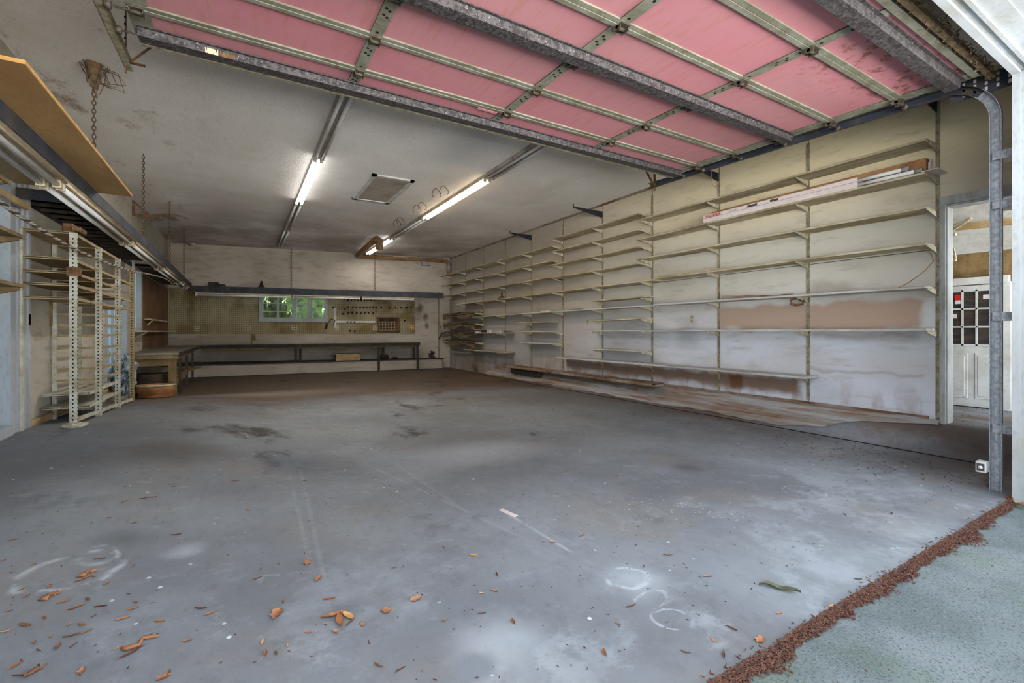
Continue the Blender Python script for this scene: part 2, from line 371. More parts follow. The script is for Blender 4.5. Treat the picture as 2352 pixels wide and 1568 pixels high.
M_galv = simple('galvanised_steel', lin(178, 182, 188), lin(140, 144, 150), 40, rough=.35, metal=.4, bump=.1, dirt=lin(120, 110, 96), dirtamt=.3)
n = NT('spangled_galvanised_steel'); f = n.noise(38, detail=4, rough=.7); col = n.mix(n.ramp(f, .42, .58), lin(80, 76, 76), lin(50, 45, 45))
col = n.mix(n.math('MULTIPLY', n.ramp(n.noise(70, off=3), .6, .68), .7), col, lin(150, 146, 150)); n.bump(f, .3, .003); M_strut = n.out(col, .6, .15)
M_rail = simple('green_grey_door_rail', lin(138, 137, 122), lin(116, 113, 96), 6, dirt=lin(92, 80, 56), dirtamt=.6, rough=.7)
n = NT('pink_foam_panel'); f = n.noise(.9, (1, 1, 1), 6); g = n.noise(7, (3, .5, 1), 5, .7, off=5)
col = n.mix(n.ramp(f, .35, .65), lin(188, 122, 130), lin(184, 128, 132))
col = n.mix(n.math('MULTIPLY', n.ramp(g, .5, .68), .45), col, lin(172, 112, 96))
P = n.xyz(); m1 = n.math('MULTIPLY', n.math('MULTIPLY', n.ramp(P[1], 1.95, 1.5), n.ramp(P[0], 2.9, 3.6)), n.ramp(n.noise(10, detail=7, rough=.8, off=3), .52, .6))
col = n.mix(n.math('MULTIPLY', m1, .9), col, lin(128, 78, 66))
n.bump(n.math('ADD', g, n.math('MULTIPLY', m1, 3)), .2, .006); M_pink = n.out(col, .85)
M_hinge = simple('dark_hinge_steel', lin(92, 84, 72), lin(66, 58, 48), 20, rough=.6, metal=.2)
M_rust = simple('rusty_steel', lin(124, 96, 68), lin(88, 62, 40), 20, dirt=lin(60, 40, 26), rough=.8)
M_ply = simple('plywood_sheet', lin(176, 140, 92), lin(150, 114, 74), 1.6, (1.3, .35, 1), dirt=lin(128, 102, 72), dirtamt=.5, bump=.1)
M_plyedge = simple('plywood_edge', lin(206, 162, 100), lin(186, 140, 80), 8, bump=.1)
M_brownp = simple('brown_hardboard', lin(122, 92, 64), lin(98, 72, 48), 1.2, dirt=lin(80, 60, 40), dirtamt=.5)
M_bench = simple('grey_dusty_benchtop', lin(132, 124, 112), lin(110, 100, 88), 3, dirt=lin(90, 78, 62), dirtamt=.4)
M_benchedge = simple('dark_bench_edging', lin(58, 56, 52), lin(44, 42, 38), 4)
M_wood = simple('brown_timber', lin(134, 112, 76), lin(104, 84, 54), 5, (1, 1, 1), dirt=lin(64, 48, 30), dirtamt=.5)
M_wood2 = simple('pale_timber', lin(188, 160, 118), lin(160, 132, 92), 5, dirt=lin(110, 88, 60), dirtamt=.4)
M_legd = simple('dark_metal_leg', lin(62, 54, 42), lin(44, 38, 30), 8, rough=.6)
M_card = simple('white_carton', lin(222, 208, 204), lin(206, 192, 186), 3, bump=.05)
M_brown = simple('brown_cardboard', lin(172, 126, 88), lin(146, 104, 70), 4, dirt=lin(110, 76, 50), dirtamt=.4)
M_tubeoff = simple('unlit_tube_glass', lin(232, 230, 226), lin(216, 212, 206), 3, rough=.3, bump=0)
M_fix = simple('fixture_enamel', lin(176, 170, 160), lin(146, 138, 124), 5, rough=.45, dirt=lin(110, 96, 76), dirtamt=.4, bump=.05)
M_fixw = simple('cream_fixture_enamel', lin(212, 196, 168), lin(190, 170, 136), 5, rough=.5, dirt=lin(132, 106, 66), dirtamt=.45, bump=.05)
M_chain = simple('rusty_chain', lin(104, 88, 70), lin(76, 60, 46), 60, rough=.7, metal=.3)
M_web = simple('cobweb_dust', lin(128, 106, 80), lin(100, 82, 60), 20, rough=1, bump=.8)
M_pipe = simple('brown_stained_pipe', lin(150, 118, 82), lin(124, 94, 62), 6, dirt=lin(96, 66, 36), dirtamt=.5, rough=.6)
M_grey = simple('grey_plastic', lin(150, 152, 150), lin(128, 128, 124), 10, rough=.6)
M_acb = simple('brown_ac_grille', lin(118, 92, 58), lin(96, 72, 44), 8)
M_rope1 = simple('pale_rope', lin(170, 160, 148), lin(130, 112, 96), 40)
M_leaf = [simple('dry_leaf_a', lin(180, 128, 94), lin(150, 100, 70), 22, bump=.3), simple('dry_leaf_b', lin(168, 112, 74), lin(128, 82, 54), 22, bump=.3),
          simple('dry_leaf_c', lin(122, 84, 62), lin(92, 62, 46), 22, bump=.3), simple('dry_leaf_d', lin(206, 160, 104), lin(180, 126, 74), 22, bump=.3)]
M_green = simple('green_leaf', lin(104, 106, 82), lin(84, 84, 62), 20)
M_debris = simple('pine_debris', lin(108, 74, 62), lin(72, 50, 42), 60, rough=1)
M_debris2 = simple('dark_needles', lin(92, 62, 52), lin(64, 44, 38), 60, rough=1)
M_basket = simple('copper_brown_tub', lin(160, 108, 66), lin(124, 82, 50), 8, rough=.55)
M_barrel = simple('dark_brown_barrel', lin(72, 56, 42), lin(54, 42, 32), 6)
M_plastic = simple('crumpled_plastic', lin(150, 164, 172), lin(96, 104, 108), 12, rough=.35, bump=.8)
M_metal = simple('cream_upright_steel', lin(188, 188, 174), lin(160, 154, 132), 8, dirt=lin(140, 90, 56), dirtamt=.5, rough=.6)
M_railw = simple('tan_shelf_lip', lin(158, 140, 106), lin(134, 115, 80), 8, dirt=lin(120, 84, 54), dirtamt=.4, rough=.6)
M_thinsh = simple('dusty_metal_shelf', lin(120, 112, 98), lin(94, 86, 72), 5)
M_sign_r = simple('red_print', lin(196, 40, 34), lin(186, 34, 30), 5, bump=0)
M_ink = simple('dark_print', lin(70, 72, 76), lin(56, 58, 62), 5, bump=0)
M_hole = simple('black_hole', lin(24, 22, 20), lin(18, 16, 14), 5, bump=0)
def emis(name, c, st, base=(.9, .9, .9)):
    n = NT(name); n.put(n.b.inputs['Emission Color'], c); n.b.inputs['Emission Strength'].default_value = st; return n.out(base, .5)
M_lit = emis('lit_tube_cool', (1, .99, .98), 5*LAMP)
M_litw = emis('lit_tube_warm', (1, .78, .5), 3.2*LAMP)
n = NT('window_glass'); tr = n.nd('ShaderNodeBsdfTransparent'); gl = n.nd('ShaderNodeBsdfGlossy'); gl.inputs['Roughness'].default_value = .08; gl.inputs[0].default_value = (.7, .75, .7, 1)
tr.inputs[0].default_value = (.8, .86, .84, 1); mx = n.nd('ShaderNodeMixShader'); mx.inputs[0].default_value = .12
n.t.links.new(tr.outputs[0], mx.inputs[1]); n.t.links.new(gl.outputs[0], mx.inputs[2]); n.t.links.new(mx.outputs[0], n.n['Material Output'].inputs[0]); M_glass = n.m
n = NT('blue_frosted_glass'); P = n.xyz(); tr = n.nd('ShaderNodeBsdfTranslucent'); df = n.nd('ShaderNodeBsdfDiffuse'); f = n.noise(3, (1, 5, .4), 5)
cc = n.mix(n.ramp(f, .35, .65), (.24, .33, .40), (.42, .50, .54)); n.put(tr.inputs[0], cc); n.put(df.inputs[0], cc)
mx = n.nd('ShaderNodeMixShader'); mx.inputs[0].default_value = .35; n.t.links.new(tr.outputs[0], mx.inputs[1]); n.t.links.new(df.outputs[0], mx.inputs[2]); n.t.links.new(mx.outputs[0], n.n['Material Output'].inputs[0]); M_frost = n.m
n = NT('dark_room_glass'); n.b.inputs['Specular IOR Level'].default_value = .5; M_dglass = n.out(n.mix(n.ramp(n.noise(5, (1, 1, 4)), .4, .6), lin(70, 62, 54), lin(52, 48, 48)), .12)
n = NT('foliage'); g = n.noise(9, detail=6, rough=.7); col = n.mix(n.ramp(g, .4, .62), lin(52, 74, 34), lin(104, 118, 56)); col = n.mix(n.ramp(n.noise(4, off=6), .5, .62), col, lin(34, 48, 30)); M_fol = n.out(col, .8)

# ------------------------------------------------------------------ shell
def slab(ax, c0, c1, a0, a1, b0, b1, holes, M=None):
    """wall slab: thickness c0..c1 on axis ax, spans a (horizontal), b (vertical), rectangular holes"""
    mb = MB(M); aa = sorted({a0, a1} | {h[0] for h in holes} | {h[1] for h in holes}); bb = sorted({b0, b1} | {h[2] for h in holes} | {h[3] for h in holes})
    for i in range(len(aa)-1):
        run = []
        for j in range(len(bb)-1):
            ca, cb = (aa[i]+aa[i+1])/2, (bb[j]+bb[j+1])/2
            if not any(h[0] < ca < h[1] and h[2] < cb < h[3] for h in holes): run.append((bb[j], bb[j+1]))
        k = 0
        while k < len(run):
            z0, z1 = run[k]
            while k+1 < len(run) and abs(run[k+1][0]-z1) < 1e-6: k += 1; z1 = run[k][1]
            if ax == 'x': mb.box(c0, c1, aa[i], aa[i+1], z0, z1)
            else: mb.box(aa[i], aa[i+1], c0, c1, z0, z1)
            k += 1
    return mb
YD0 = 1.02; YD1 = Yat(2171, XW)                    # doorway in the right wall
ZB = .272
DZ = 2.34
def ff(i, j):
    x = -1.9+i*(9.6); y = .93+j*(14.5); return (x, y, fz(min(x, XW+.5), y))
mb = MB()
xs = [-1.9+.14*i for i in range(53)]+[XW-.25, XW-.2, XW-.16, XW-.12, XW-.08, XW-.04, XW, XW+.3, XW+1, XW+2.2]
xs = sorted(set(round(x, 3) for x in xs if x <= XW-.25 or x in (XW-.25,) or x > XW-.25)); ys = [.93, 1.0, 1.1, 1.2]+[1.3+.14*i for i in range(101)]
nx = len(xs)
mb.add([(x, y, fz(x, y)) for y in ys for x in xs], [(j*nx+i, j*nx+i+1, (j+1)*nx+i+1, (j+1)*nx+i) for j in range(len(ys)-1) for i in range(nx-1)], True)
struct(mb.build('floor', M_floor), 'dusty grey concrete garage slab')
mb = MB(); mb.box(-8, 12, -3.4, 19.4, -.2, -.022)
struct(mb.build('floor_apron', M_apron), 'weathered speckled concrete apron outside the threshold')
mb = MB(); mb.box(-1.9, 5.8, .9, 15.3, ZC, ZC+.12); struct(mb.build('ceiling', M_ceil), 'sprayed white ceiling stained with dust')
mb = MB(); mb.box(-25, 25, -34, -3.4, -.2, -.022); struct(mb.build('floor_bounce_drive', M_drive), 'unseen pale driveway added behind the viewpoint to bounce sunlight indoors')  # out of view, added to bounce sun onto the ceiling and door underside
mb = MB(); mb.box(-3.5, 7.6, .5, 18.2, ZC+.14, ZC+.3); struct(mb.build('ceiling_roof_sunshade', M_drive), 'unseen roof slab with back eave lengthened to shade the window')  # out of view; back eave stretched to keep sun off the back window
# right wall with panel joints
jY = [Yat(u, XW) for u in (2155, 1857, 1652, 1499, 1385, 1294, 1222, 1162, 1111, 1070)]
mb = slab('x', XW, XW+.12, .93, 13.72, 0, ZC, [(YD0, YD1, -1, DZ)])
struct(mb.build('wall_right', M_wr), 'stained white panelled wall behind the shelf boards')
mb = MB()
for y in jY[1:]: mb.box(XW-.004, XW+.001, y-.0035, y+.0035, .3, ZC)
mb.box(XW-.004, XW+.001, YD1+.1, 13.4, 1.93, 1.936); struct(mb.build('trim_1', M_dark), 'dark joints between wall panels')
mb = MB(); mb.box(XW-.02, XW, YD1+.12, Yat(1163, XW), ZB, ZB+.05); mb.box(XW-.03, XW+.001, YD1+.3, 13.6, ZC-.03, ZC); struct(mb.build('trim_2', M_rotten), 'rotten sill strip at the foot of the right wall')
# stem wall foot: grubby ledge and joint line along the slab
mb = MB(); y0 = 1.0; y1 = Yat(1112, XW-.13)
mb.box(XW-.268, XW-.256, 1.2, y1, -.02, .007); struct(mb.build('trim_3', M_hole), 'dark slab joint running along the right wall')
# left wall
hl = [(4.25, 5.42, .32, 2.45), (10.35, 11.15, 1.16, 2.34), (8.55, 9.85, .42, 1.62)]
struct(slab('x', XL-.12, XL, .93, 15.3, 0, ZC, hl).build('wall_left', M_wl), 'dusty plywood wall on the left')
mb = MB(BW); wn = (bk(600, 678)[0], bk(748, 678)[0], bk(670, 734)[1], bk(670, 679)[1])
hb = [(wn[0], wn[1], wn[2], wn[3])]
struct(slab('y', 0, .12, -.3, WB+.4, 0, ZC, hb, BW).build('wall_back', M_wb), 'painted plywood back wall')
# front wall round the garage opening
XJ = 4.52; ZH = 2.91; XJL = -1.0
struct(slab('y', .75, .93, -2.2, 5.9, -.05, 4.2, [(XJL, XJ, -.1, ZH)]).build('wall_front', M_wf), 'front wall round the open garage doorway')
mb = MB()
mb.box(XJ-.015, XJ, .745, .935, 0, ZH); mb.box(XJ-.035, XJ-.015, .9, .94, 0, ZH); mb.box(XJ-.03, XJ-.015, .84, .86, 0, ZH)
struct(mb.build('trim_4', M_trim), 'white jamb lining on the right of the garage opening')
mb = MB(); mb.box(XJL, XJ, .745, .935, ZH-.015, ZH); mb.box(XJL, XJ-.035, .9, .94, ZH-.035, ZH-.015); mb.box(XJL, XJ-.03, .84, .86, ZH-.03, ZH-.015)
mb.box(XJL-.1, XJ+.1, .70, .75, ZH-.01, ZH+.14); mb.box(XJ-.0, XJ+.12, .70, .75, 0, ZH+.14)
for k in range(8): mb.prism([(.745, ZH+.15+k*.16), (.72, ZH+.15+k*.16), (.735, ZH+.31+k*.16), (.745, ZH+.31+k*.16)], 'x', -2.2, 5.9)
struct(mb.build('trim_5', M_trim), 'white head trim and lapped siding above the garage opening')
# room beyond the side doorway
xd = 7.27
mb = MB(); mb.box(xd, xd+.1, .2, 4.0, 0, 2.9); struct(mb.build('wall_hallway', M_wood), 'bare plywood wall beyond the side doorway')
mb = MB(); mb.box(XW+.12, xd+.1, 3.9, 4.0, 0, 2.9);
struct(mb.build('wall_hallway_end', M_wf))
mb = MB(); mb.add([(XW+.12, .9, 2.8), (xd, .9, 2.05), (xd, 4, 2.05), (XW+.12, 4, 2.8), (XW+.12, .9, 2.85), (xd, .9, 2.1), (xd, 4, 2.1), (XW+.12, 4, 2.85)], [(0,1,2,3),(4,7,6,5),(0,4,5,1),(1,5,6,2),(2,6,7,3),(3,7,4,0)])
struct(mb.build('ceiling_hallway', M_white), 'sloping white lean-to ceiling')
# doorway casing
mb = MB(); e = .012
mb.box(XW-e, XW+.13, YD1-.02, YD1, ZB-.01, DZ); mb.box(XW-.025, XW, YD1, YD1+.034, ZB-.01, DZ); mb.box(XW-.035, XW-.0255, YD1-.01, YD1+.012, ZB-.01, DZ-.001)
mb.box(XW-.025, XW, .95, YD1+.034, DZ+.001, DZ+.08); mb.box(XW-e, XW+.13, .95, YD1-.021, DZ-.02, DZ); mb.box(XW-.035, XW-.0255, .95, YD1, DZ, DZ+.02)
struct(mb.build('trim_6', M_jamb), 'grey-white casing of the side doorway')
# ---- nine-lite door across the passage
g = atX(2170, 932, xd); dY1 = g.y+.01; dY0 = Yat(2306, xd); dz0 = .275; dz1 = CAMZ+(762-660)/F*(g.x*sA+g.y*cA)
door = bpy.data.objects.new('door_1', None); door.location = (xd, (dY0+dY1)/2, dz0); C.objects.link(door); struct(door, 'white door with nine panes seen through the side doorway')
mb = MB(); mb.box(xd-.045, xd-.005, dY0, dY1, dz0, dz1); mb.build('door_leaf', M_white, door)
ly0, ly1 = Yat(2281, xd), Yat(2183, xd)
zt = atX(2230, 668, xd).z; zb_ = atX(2230, 792, xd).z
mb = MB(); mb.box(xd-.05, xd-.046, ly0, ly1, zb_, zt); mb.build('glazing', M_dglass, door)
mb = MB()
for k in range(4):
    y = ly0+(ly1-ly0)*k/3; mb.box(xd-.062, xd-.048, y-.009, y+.009, zb_-.01, zt+.01)
    z = zb_+(zt-zb_)*k/3; mb.box(xd-.062, xd-.048, ly0-.01, ly1+.01, z-.009, z+.009)
mb.build('glazing_bars', M_white, door)
mb = MB(); ym = (dY0+dY1)/2
for (a, b) in ((dY0+.05, ym-.03), (ym+.03, dY1-.05)):
    z0, z1 = dz0+.1, zb_-.09
    mb.box(xd-.053, xd-.044, a, b, z0, z1, .004); mb.box(xd-.058, xd-.05, a+.025, b-.025, z0+.03, z1-.03, .004)
mb.build('raised_panel', M_white, door)
mb = MB(); mb.box(xd-.05, xd-.04, dY0-.03, dY1+.02, dz0-.02, dz0+.008); mb.build('sweep', M_black, door)
mb = MB(); mb.box(xd-.07, xd, dY0-.05, dY1+.05, dz1+.01, dz1+.09); mb.box(xd-.06, xd, dY1, dY1+.06, dz0, dz1+.02); mb.box(xd-.06, xd, dY0-.06, dY0, dz0, dz1+.02)
mb.build('door_casing', M_white, door)
p = atX(2202, 683, xd-.055)
mb = MB(); mb.box(xd-.056, xd-.051, p.y-.035, p.y+.035, p.z-.03, p.z+.03); o = tag(mb.build('notice', M_sign_r), 'red notice taped inside the top left pane of the nine-pane door', 'notice')
mb = MB(); mb.box(xd-.056, xd-.051, p.y-.035, p.y+.03, p.z-.075, p.z-.034); mb.build('lower_slip', M_card, o)
for u, v, a, b, t in ((2190, 726, .03, .026, 'blank white paper slip in the left middle pane of the nine-pane door'), (2268, 681, .035, .025, 'white paper slip in the top right pane of the nine-pane door')):
    p = atX(u, v, xd-.055); mb = MB(); mb.box(xd-.056, xd-.051, p.y-a, p.y+a, p.z-b, p.z+b); tag(mb.build('paper_slip', M_card), t, 'paper')
# beams and brackets in the passage
mb = MB(); p = atX(2190, 528, 6.6); mb.bar((6.5, YD1+.6, p.z+.03), (6.5, .98, p.z-.03), .04, .07); tag(mb.build('ceiling_joist', M_wood2), 'pale wooden joist under the lean-to ceiling beyond the side doorway', 'joist')
mb = MB(); a = atX(2182, 522, 6.2); b = atX(2232, 500, 6.2); mb.bar(a, b, .05, .02); mb.bar(a-Vector((0, 0, .05)), b, .02, .015); tag(mb.build('lean_to_bracket', M_brk), 'cream metal bracket high beyond the side doorway', 'bracket')
for v in (540, 598):
    mb = MB(); a = atX(2176, v, 6.3); b = atX(2196, v-2, 6.3); mb.bar(Vector((a.x, YD1+.4, a.z+.0)), b, .04, .03); mb.bar((6.3, YD1+.38, a.z), (xd+.01, YD1+.38, a.z), .03, .03)
    if v > 550: mb.bar(atX(2191, 570, 6.3), b, .01, .03, (1, 0, 0))
    tag(mb.build('shelf_end', M_brk), ('small' if v < 550 else 'hooked')+' cream shelf end showing past the side door jamb, '+('upper' if v < 550 else 'lower')+' of two', 'shelf end')

# ------------------------------------------------------------------ windows
def opaque_window(name, y0, y1, z0, z1, m, nv=1, nh=0, lab=None):
    r = bpy.data.objects.new(name, None); r.location = (XL, (y0+y1)/2, z0); C.objects.link(r); struct(r, lab)
    mb = MB(); t = .05
    mb.box(XL-.1, XL+.025, y0-.04, y0+t, z0-.04, z1+.04); mb.box(XL-.1, XL+.025, y1-t, y1+.04, z0-.04, z1+.04); mb.box(XL-.1, XL+.025, y0+t, y1-t, z1-t, z1+.04); mb.box(XL-.1, XL+.04, y0+t, y1-t, z0-.04, z0+t)
    mb.build('window_frame', M_trim, r)
    mb = MB()
    for k in range(1, nv+1): y = y0+(y1-y0)*k/(nv+1); mb.box(XL-.08, XL-.03, y-.02, y+.02, z0, z1)
    for k in range(1, nh+1): z = z0+(z1-z0)*k/(nh+1); mb.box(XL-.08, XL-.03, y0, y1, z-.012, z+.012)
    mb.build('mullion', M_trim, r)
    mb = MB(); mb.box(XL-.06, XL-.055, y0+t-.01, y1-t+.01, z0+t-.01, z1-t+.01); mb.build('pane', m, r); return r
opaque_window('window_2', 10.35, 11.15, 1.16, 2.34, M_frost, 1, 0, 'narrow frosted window in the left wall above the bench')
opaque_window('window_3', 8.55, 9.85, .42, 1.62, M_frost, 1, 2, 'frosted window behind the metal shelving')
opaque_window('door_2', 4.25, 5.42, .32, 2.45, M_frost, 2, 0, 'blue-white side door at the left edge')
r = bpy.data.objects.new('window_1', None); p = BW @ Vector(((wn[0]+wn[1])/2, 0, wn[2])); r.location = p; C.objects.link(r); struct(r, 'wide white sliding window in the back wall')
s0, s1, z0, z1 = wn; sm = s0+(s1-s0)*.51
mb = MB(BW); t = .05
mb.box(s0-.05, s0+t*.7, -.05, .1, z0-.05, z1+.05); mb.box(s1-t*.7, s1+.05, -.05, .1, z0-.05, z1+.05); mb.box(s0, s1, -.05, .1, z1-.03, z1+.05); mb.box(s0-.06, s1+.06, -.07, .1, z0-.06, z0+.03); mb.box(sm-.05, sm+.05, -.04, .1, z0, z1)
mb.build('window_frame', M_trim, r)
for (a, b, mids) in ((s0+.03, sm-.05, [.5]), (sm+.05, s1-.03, [.42, .52])):
    mb = MB(BW)
    for f in mids: x = a+(b-a)*f; mb.box(x-.025, x+.025, .0, .04, z0, z1)
    for f in (1/3, 2/3): z = z0+(z1-z0)*f; mb.box(a, b if len(mids) == 1 else a+(b-a)*.42, .01, .03, z-.012, z+.012)
    mb.box(a, b, .0, .04, z0+.01, z0+.06)
    mb.build('sash', M_trim, r)
mb = MB(BW); mb.box(s0, s1, .045, .05, z0, z1); mb.build('pane', M_glass, r)
def blob(cx, cy, cz, rx, ry, rz, amp, nu=40, nv=26, fr=1.6):
    mb = MB()
    def fn(i, j):
        t = 2*math.pi*i; ph = math.pi*(j-.5); d = Vector((math.cos(ph)*math.cos(t), math.cos(ph)*math.sin(t), math.sin(ph)))
        k = 1+amp*noise.noise(d*fr*2)+amp*.6*noise.noise(d*fr*7)
        return (cx+rx*d.x*k, cy+ry*d.y*k, cz+rz*d.z*k)
    mb.grid(fn, nu, nv); return mb
for k, (u, d, h, l) in enumerate(((615, 3.2, 2.6, 'bright green bush behind the left half of the back window'), (725, 2.6, 2.5, 'yellow-green bush behind the right half of the back window'))):
    s, z = bk(u, 710); p = BW @ Vector((s, d, 0)); tag(blob(p.x+(-.35 if k == 0 else .75), p.y, .75, .72, .8, 1.5, .4, 60, 40, 2.2).build('bush', M_fol), l, 'bush')
mb = MB(); mb.box(-14, 16, 23.5, 24.2, -.1, 7); tag(mb.build('hedge', M_fol), 'green hedge outside behind the back window', 'hedge')
mb = MB(); mb.box(-20, 20, 19.4, 34, -.3, -.05); tag(mb.build('yard', M_fol), 'green yard outside the back window', 'grass', kind='stuff')

# ------------------------------------------------------------------ right wall: standards, brackets, boards
XF = XW-.28
def zk(k, X=XF): return CAMZ+k*X/cA
std_u = [2155, 1857, 1652, 1499, 1385, 1294, 1222, 1162, 1111, 1070, 1035]
def nearest(u): return min(range(len(std_u)), key=lambda i: abs(std_u[i]-u))
near = 'nearest the side doorway'
shelves = [ # k, u_left, u_right, material, depth, thickness, label
 (.280, 1470, 2127, 0, .28, .022, 'long cream shelf board, highest in the bank nearest the side doorway'),
 (.2315, 1461, 2124, 0, .28, .022, 'long cream shelf board carrying the white tube carton'),
 (.181, 1461, 2124, 0, .28, .022, 'empty long shelf board directly below the one with the white tube carton'),
 (.1275, 1500, 2125, 0, .28, .022, 'long shelf board third below the topmost, near bank, rusty right end'),
 (.1255, 1048, 1499, 0, .28, .02, 'long thin shelf board running to the back corner above the cobwebbed shelves'),
 (.0643, 1500, 2123, 1, .28, .022, 'long whitish shelf board just above the tan stained wall band'),
 (.063, 1160, 1499, 1, .28, .022, 'long shelf board with grey strips lying on it, middle of the wall'),
 (.062, 1083, 1158, 0, .28, .02, 'short tan shelf board ending over the loose white boxes'),
 (.0012, 1344, 2127, 1, .28, .024, 'long white shelf board just below the tan stained wall band'),
 (-.083, 1276, 1852, 1, .28, .024, 'long grey-white shelf board low on the wall above brown stains'),
 (.297, 1268, 1465, 0, .28, .02, 'cream shelf board, topmost of the middle bank under the black brackets'),
 (.2567, 1263, 1463, 0, .28, .02, 'cream shelf board, second from top in the middle bank'),
 (.2135, 1263, 1463, 0, .28, .02, 'cream shelf board, third from top in the middle bank'),
 (.1723, 1263, 1463, 0, .28, .02, 'orange-edged shelf board, fourth from top in the middle bank'),
 (.0865, 1356, 1475, 0, .28, .02, 'short shelf board between the two long boards left of the wall socket'),
 (.032, 1355, 1472, 0, .28, .02, 'short shelf board just above the long eye-level white board'),
 (-.05, 1355, 1468, 1, .28, .02, 'short white shelf board below the long eye-level board'),
 (.276, 1012, 1266, 0, .28, .02, 'far cream shelf board, topmost near the back corner'),
 (.229, 1136, 1262, 0, .28, .02, 'far cream shelf board, second row, right piece'),
 (.228, 1010, 1134, 0, .28, .02, 'far cream shelf board, second row, left piece reaching the corner'),
 (.176, 1008, 1263, 0, .28, .02, 'far cream shelf board, third from top reaching the corner'),
 (.032, 1188, 1258, 0, .28, .02, 'short shelf board, top of the three small ones right of the white boxes'),
 (-.001, 1188, 1262, 0, .28, .02, 'short shelf board, middle of the three small ones right of the white boxes'),
 (-.04, 1193, 1265, 1, .28, .02, 'short warped shelf board, lowest of the three small ones'),
 (-.006, 1083, 1160, 0, .28, .018, 'short shelf board holding small white boxes near the back corner'),
 (-.081, 1064, 1160, 0, .28, .02, 'short low shelf board by the back corner, below the white boxes'),
]
brackets = {i: [] for i in range(len(std_u))}
for (k, ul, ur, mi, dp, th, lab) in shelves:
    y0, y1 = Yat(ur, XF), Yat(ul, XF); y1 = min(y1, 13.7); z = zk(k); nseg = max(4, int((y1-y0)/.35)); sd = random.random()*50
    mb = MB(); rows = []
    for j in range(nseg+1):
        y = y0+(y1-y0)*j/nseg; dz = .008*noise.noise(Vector((y*1.1, sd, 0)))
        rows.append([(XW-dp, y, z+dz), (XW-.012, y, z+dz), (XW-.012, y, z+th+dz), (XW-dp+.004, y, z+th+dz), (XW-dp, y, z+th-.004+dz)])
    vs = [p for r_ in rows for p in r_]; m = 5
    fs = [(j*m+i, j*m+(i+1) % m, (j+1)*m+(i+1) % m, (j+1)*m+i) for j in range(nseg) for i in range(m)]+[tuple(range(m))[::-1], tuple(nseg*m+i for i in range(m))]
    mb.add(vs, fs)
    o = tag(mb.build('shelf_board', (M_shelf, M_shelf2)[mi]), lab, 'shelf', 'shelf boards on the right wall')
    for i, su in enumerate(std_u):
        ys_ = Yat(su, XW)
        if y0-.12 < ys_ < y1+.1: brackets[i].append(z)
for v, k, lab in ((0, .079, 'highest'), (1, .035, 'second'), (2, -.005, 'third'), (3, -.042, 'lowest')):
    y0, y1 = Yat(1111, XW), Yat(1036, XW); z = zk(k, XW)
    mb = MB(); mb.box(XW-.28, XW-.012, y0, min(y1, 13.6), z-.01, z+.012); o = tag(mb.build('shelf_board', M_wood), lab+' of four cobwebbed shelves in the back corner', 'shelf', 'cobwebbed corner shelves')
    mb = MB(); mb.grid(lambda i, j: (XW-.29+.02*noise.noise(Vector((i*9, j*5, k*30))), y0-.03+(y1-y0)*i, z-.02-.11*j*abs(math.sin(i*5+k*40))-.03*noise.noise(Vector((i*14, j*4, k*70)))-.02), 30, 6)
    mb.grid(lambda i, j: (XW-.29+.28*j, y0+(y1-y0)*i, z+.015+.05*abs(noise.noise(Vector((i*12, j*6, k*50))))), 30, 8)
    q = mb.build('cobweb', M_web, o); q['kind'] = 'stuff'; q['label'] = 'dusty cobweb and debris'
    brackets[8].append(z-.012); brackets[9].append(z-.012)
order = ['first', 'second', 'third', 'fourth', 'fifth', 'sixth', 'seventh', 'eighth', 'ninth', 'tenth', 'eleventh']
for i, su in enumerate(std_u):
    y = min(Yat(su, XW), 13.5); zt_ = ZC-.14; zb0 = .34 if i < 8 else .12
    if i == 0: zb0 = ZB+.02
    lab = ('slotted steel shelf standard beside the side doorway' if i == 0 else 'slotted steel shelf standard in the far back corner' if i == len(std_u)-1 else 'slotted steel shelf standard, %s counting from the side doorway' % order[i])
    r = thing('shelf_standard', (XW, y, zb0), lab, 'shelf standard', 'slotted standards on the right wall')
    mb = MB(); mb.box(XW-.014, XW-.001, y-.016, y-.010, zb0, zt_); mb.box(XW-.014, XW-.001, y+.010, y+.016, zb0, zt_); mb.box(XW-.005, XW-.001, y-.012, y+.012, zb0, zt_)
    z = zb0+.02
    step = .05
    while z < zt_-.03:
        mb.box(XW-.0085, XW-.004, y-.010, y+.010, z, z+.018); z += step
    mb.build('channel', M_std, r)
    for z in brackets[i]:
        mb = MB(); mb.prism([(XW-.012, z-.002), (XW-.27, z-.002), (XW-.27, z-.016), (XW-.012, z-.065)], 'y', y-.004, y+.004)
        mb.box(XW-.27, XW-.012, y-.009, y+.009, z-.004, z-.001); mb.build('bracket', M_brk, r)
for u, tip, lab in ((2155, 2078, 'nearest the side doorway'), (1652, 1597, 'with a wire looped over it'), (1385, 1318, 'third from the side doorway'), (1222, 1172, 'farthest from the side doorway')):
    y = Yat(u, XW)+.012; xt = Xat(tip, y); z = CAMZ+.333*XW/cA
    mb = MB(); mb.prism([(XW-.005, z), (xt, z), (xt, z+.045), (xt-.012, z+.045), (xt-.012, z-.02), (XW-.005, z-.115)], 'y', y-.006, y+.006)
    o = tag(mb.build('black_bracket', M_black), 'large black steel bracket high on the right wall, '+lab, 'bracket', 'black brackets high on the right wall')
    if u == 1652:
        mb = MB(); xm = (XW+xt)/2+.08; pts = [(xm, y-.01, z+.005), (xm, y-.012, z-.1), (xm+.03, y-.012, z-.2), (xm+.09, y-.012, z-.22), (xm+.16, y-.012, z-.14)]
        mb.tube(pts, .004, 6); tag(mb.build('hanging_wire', M_wood2), 'thin brown wire hanging from a black wall bracket', 'wire')
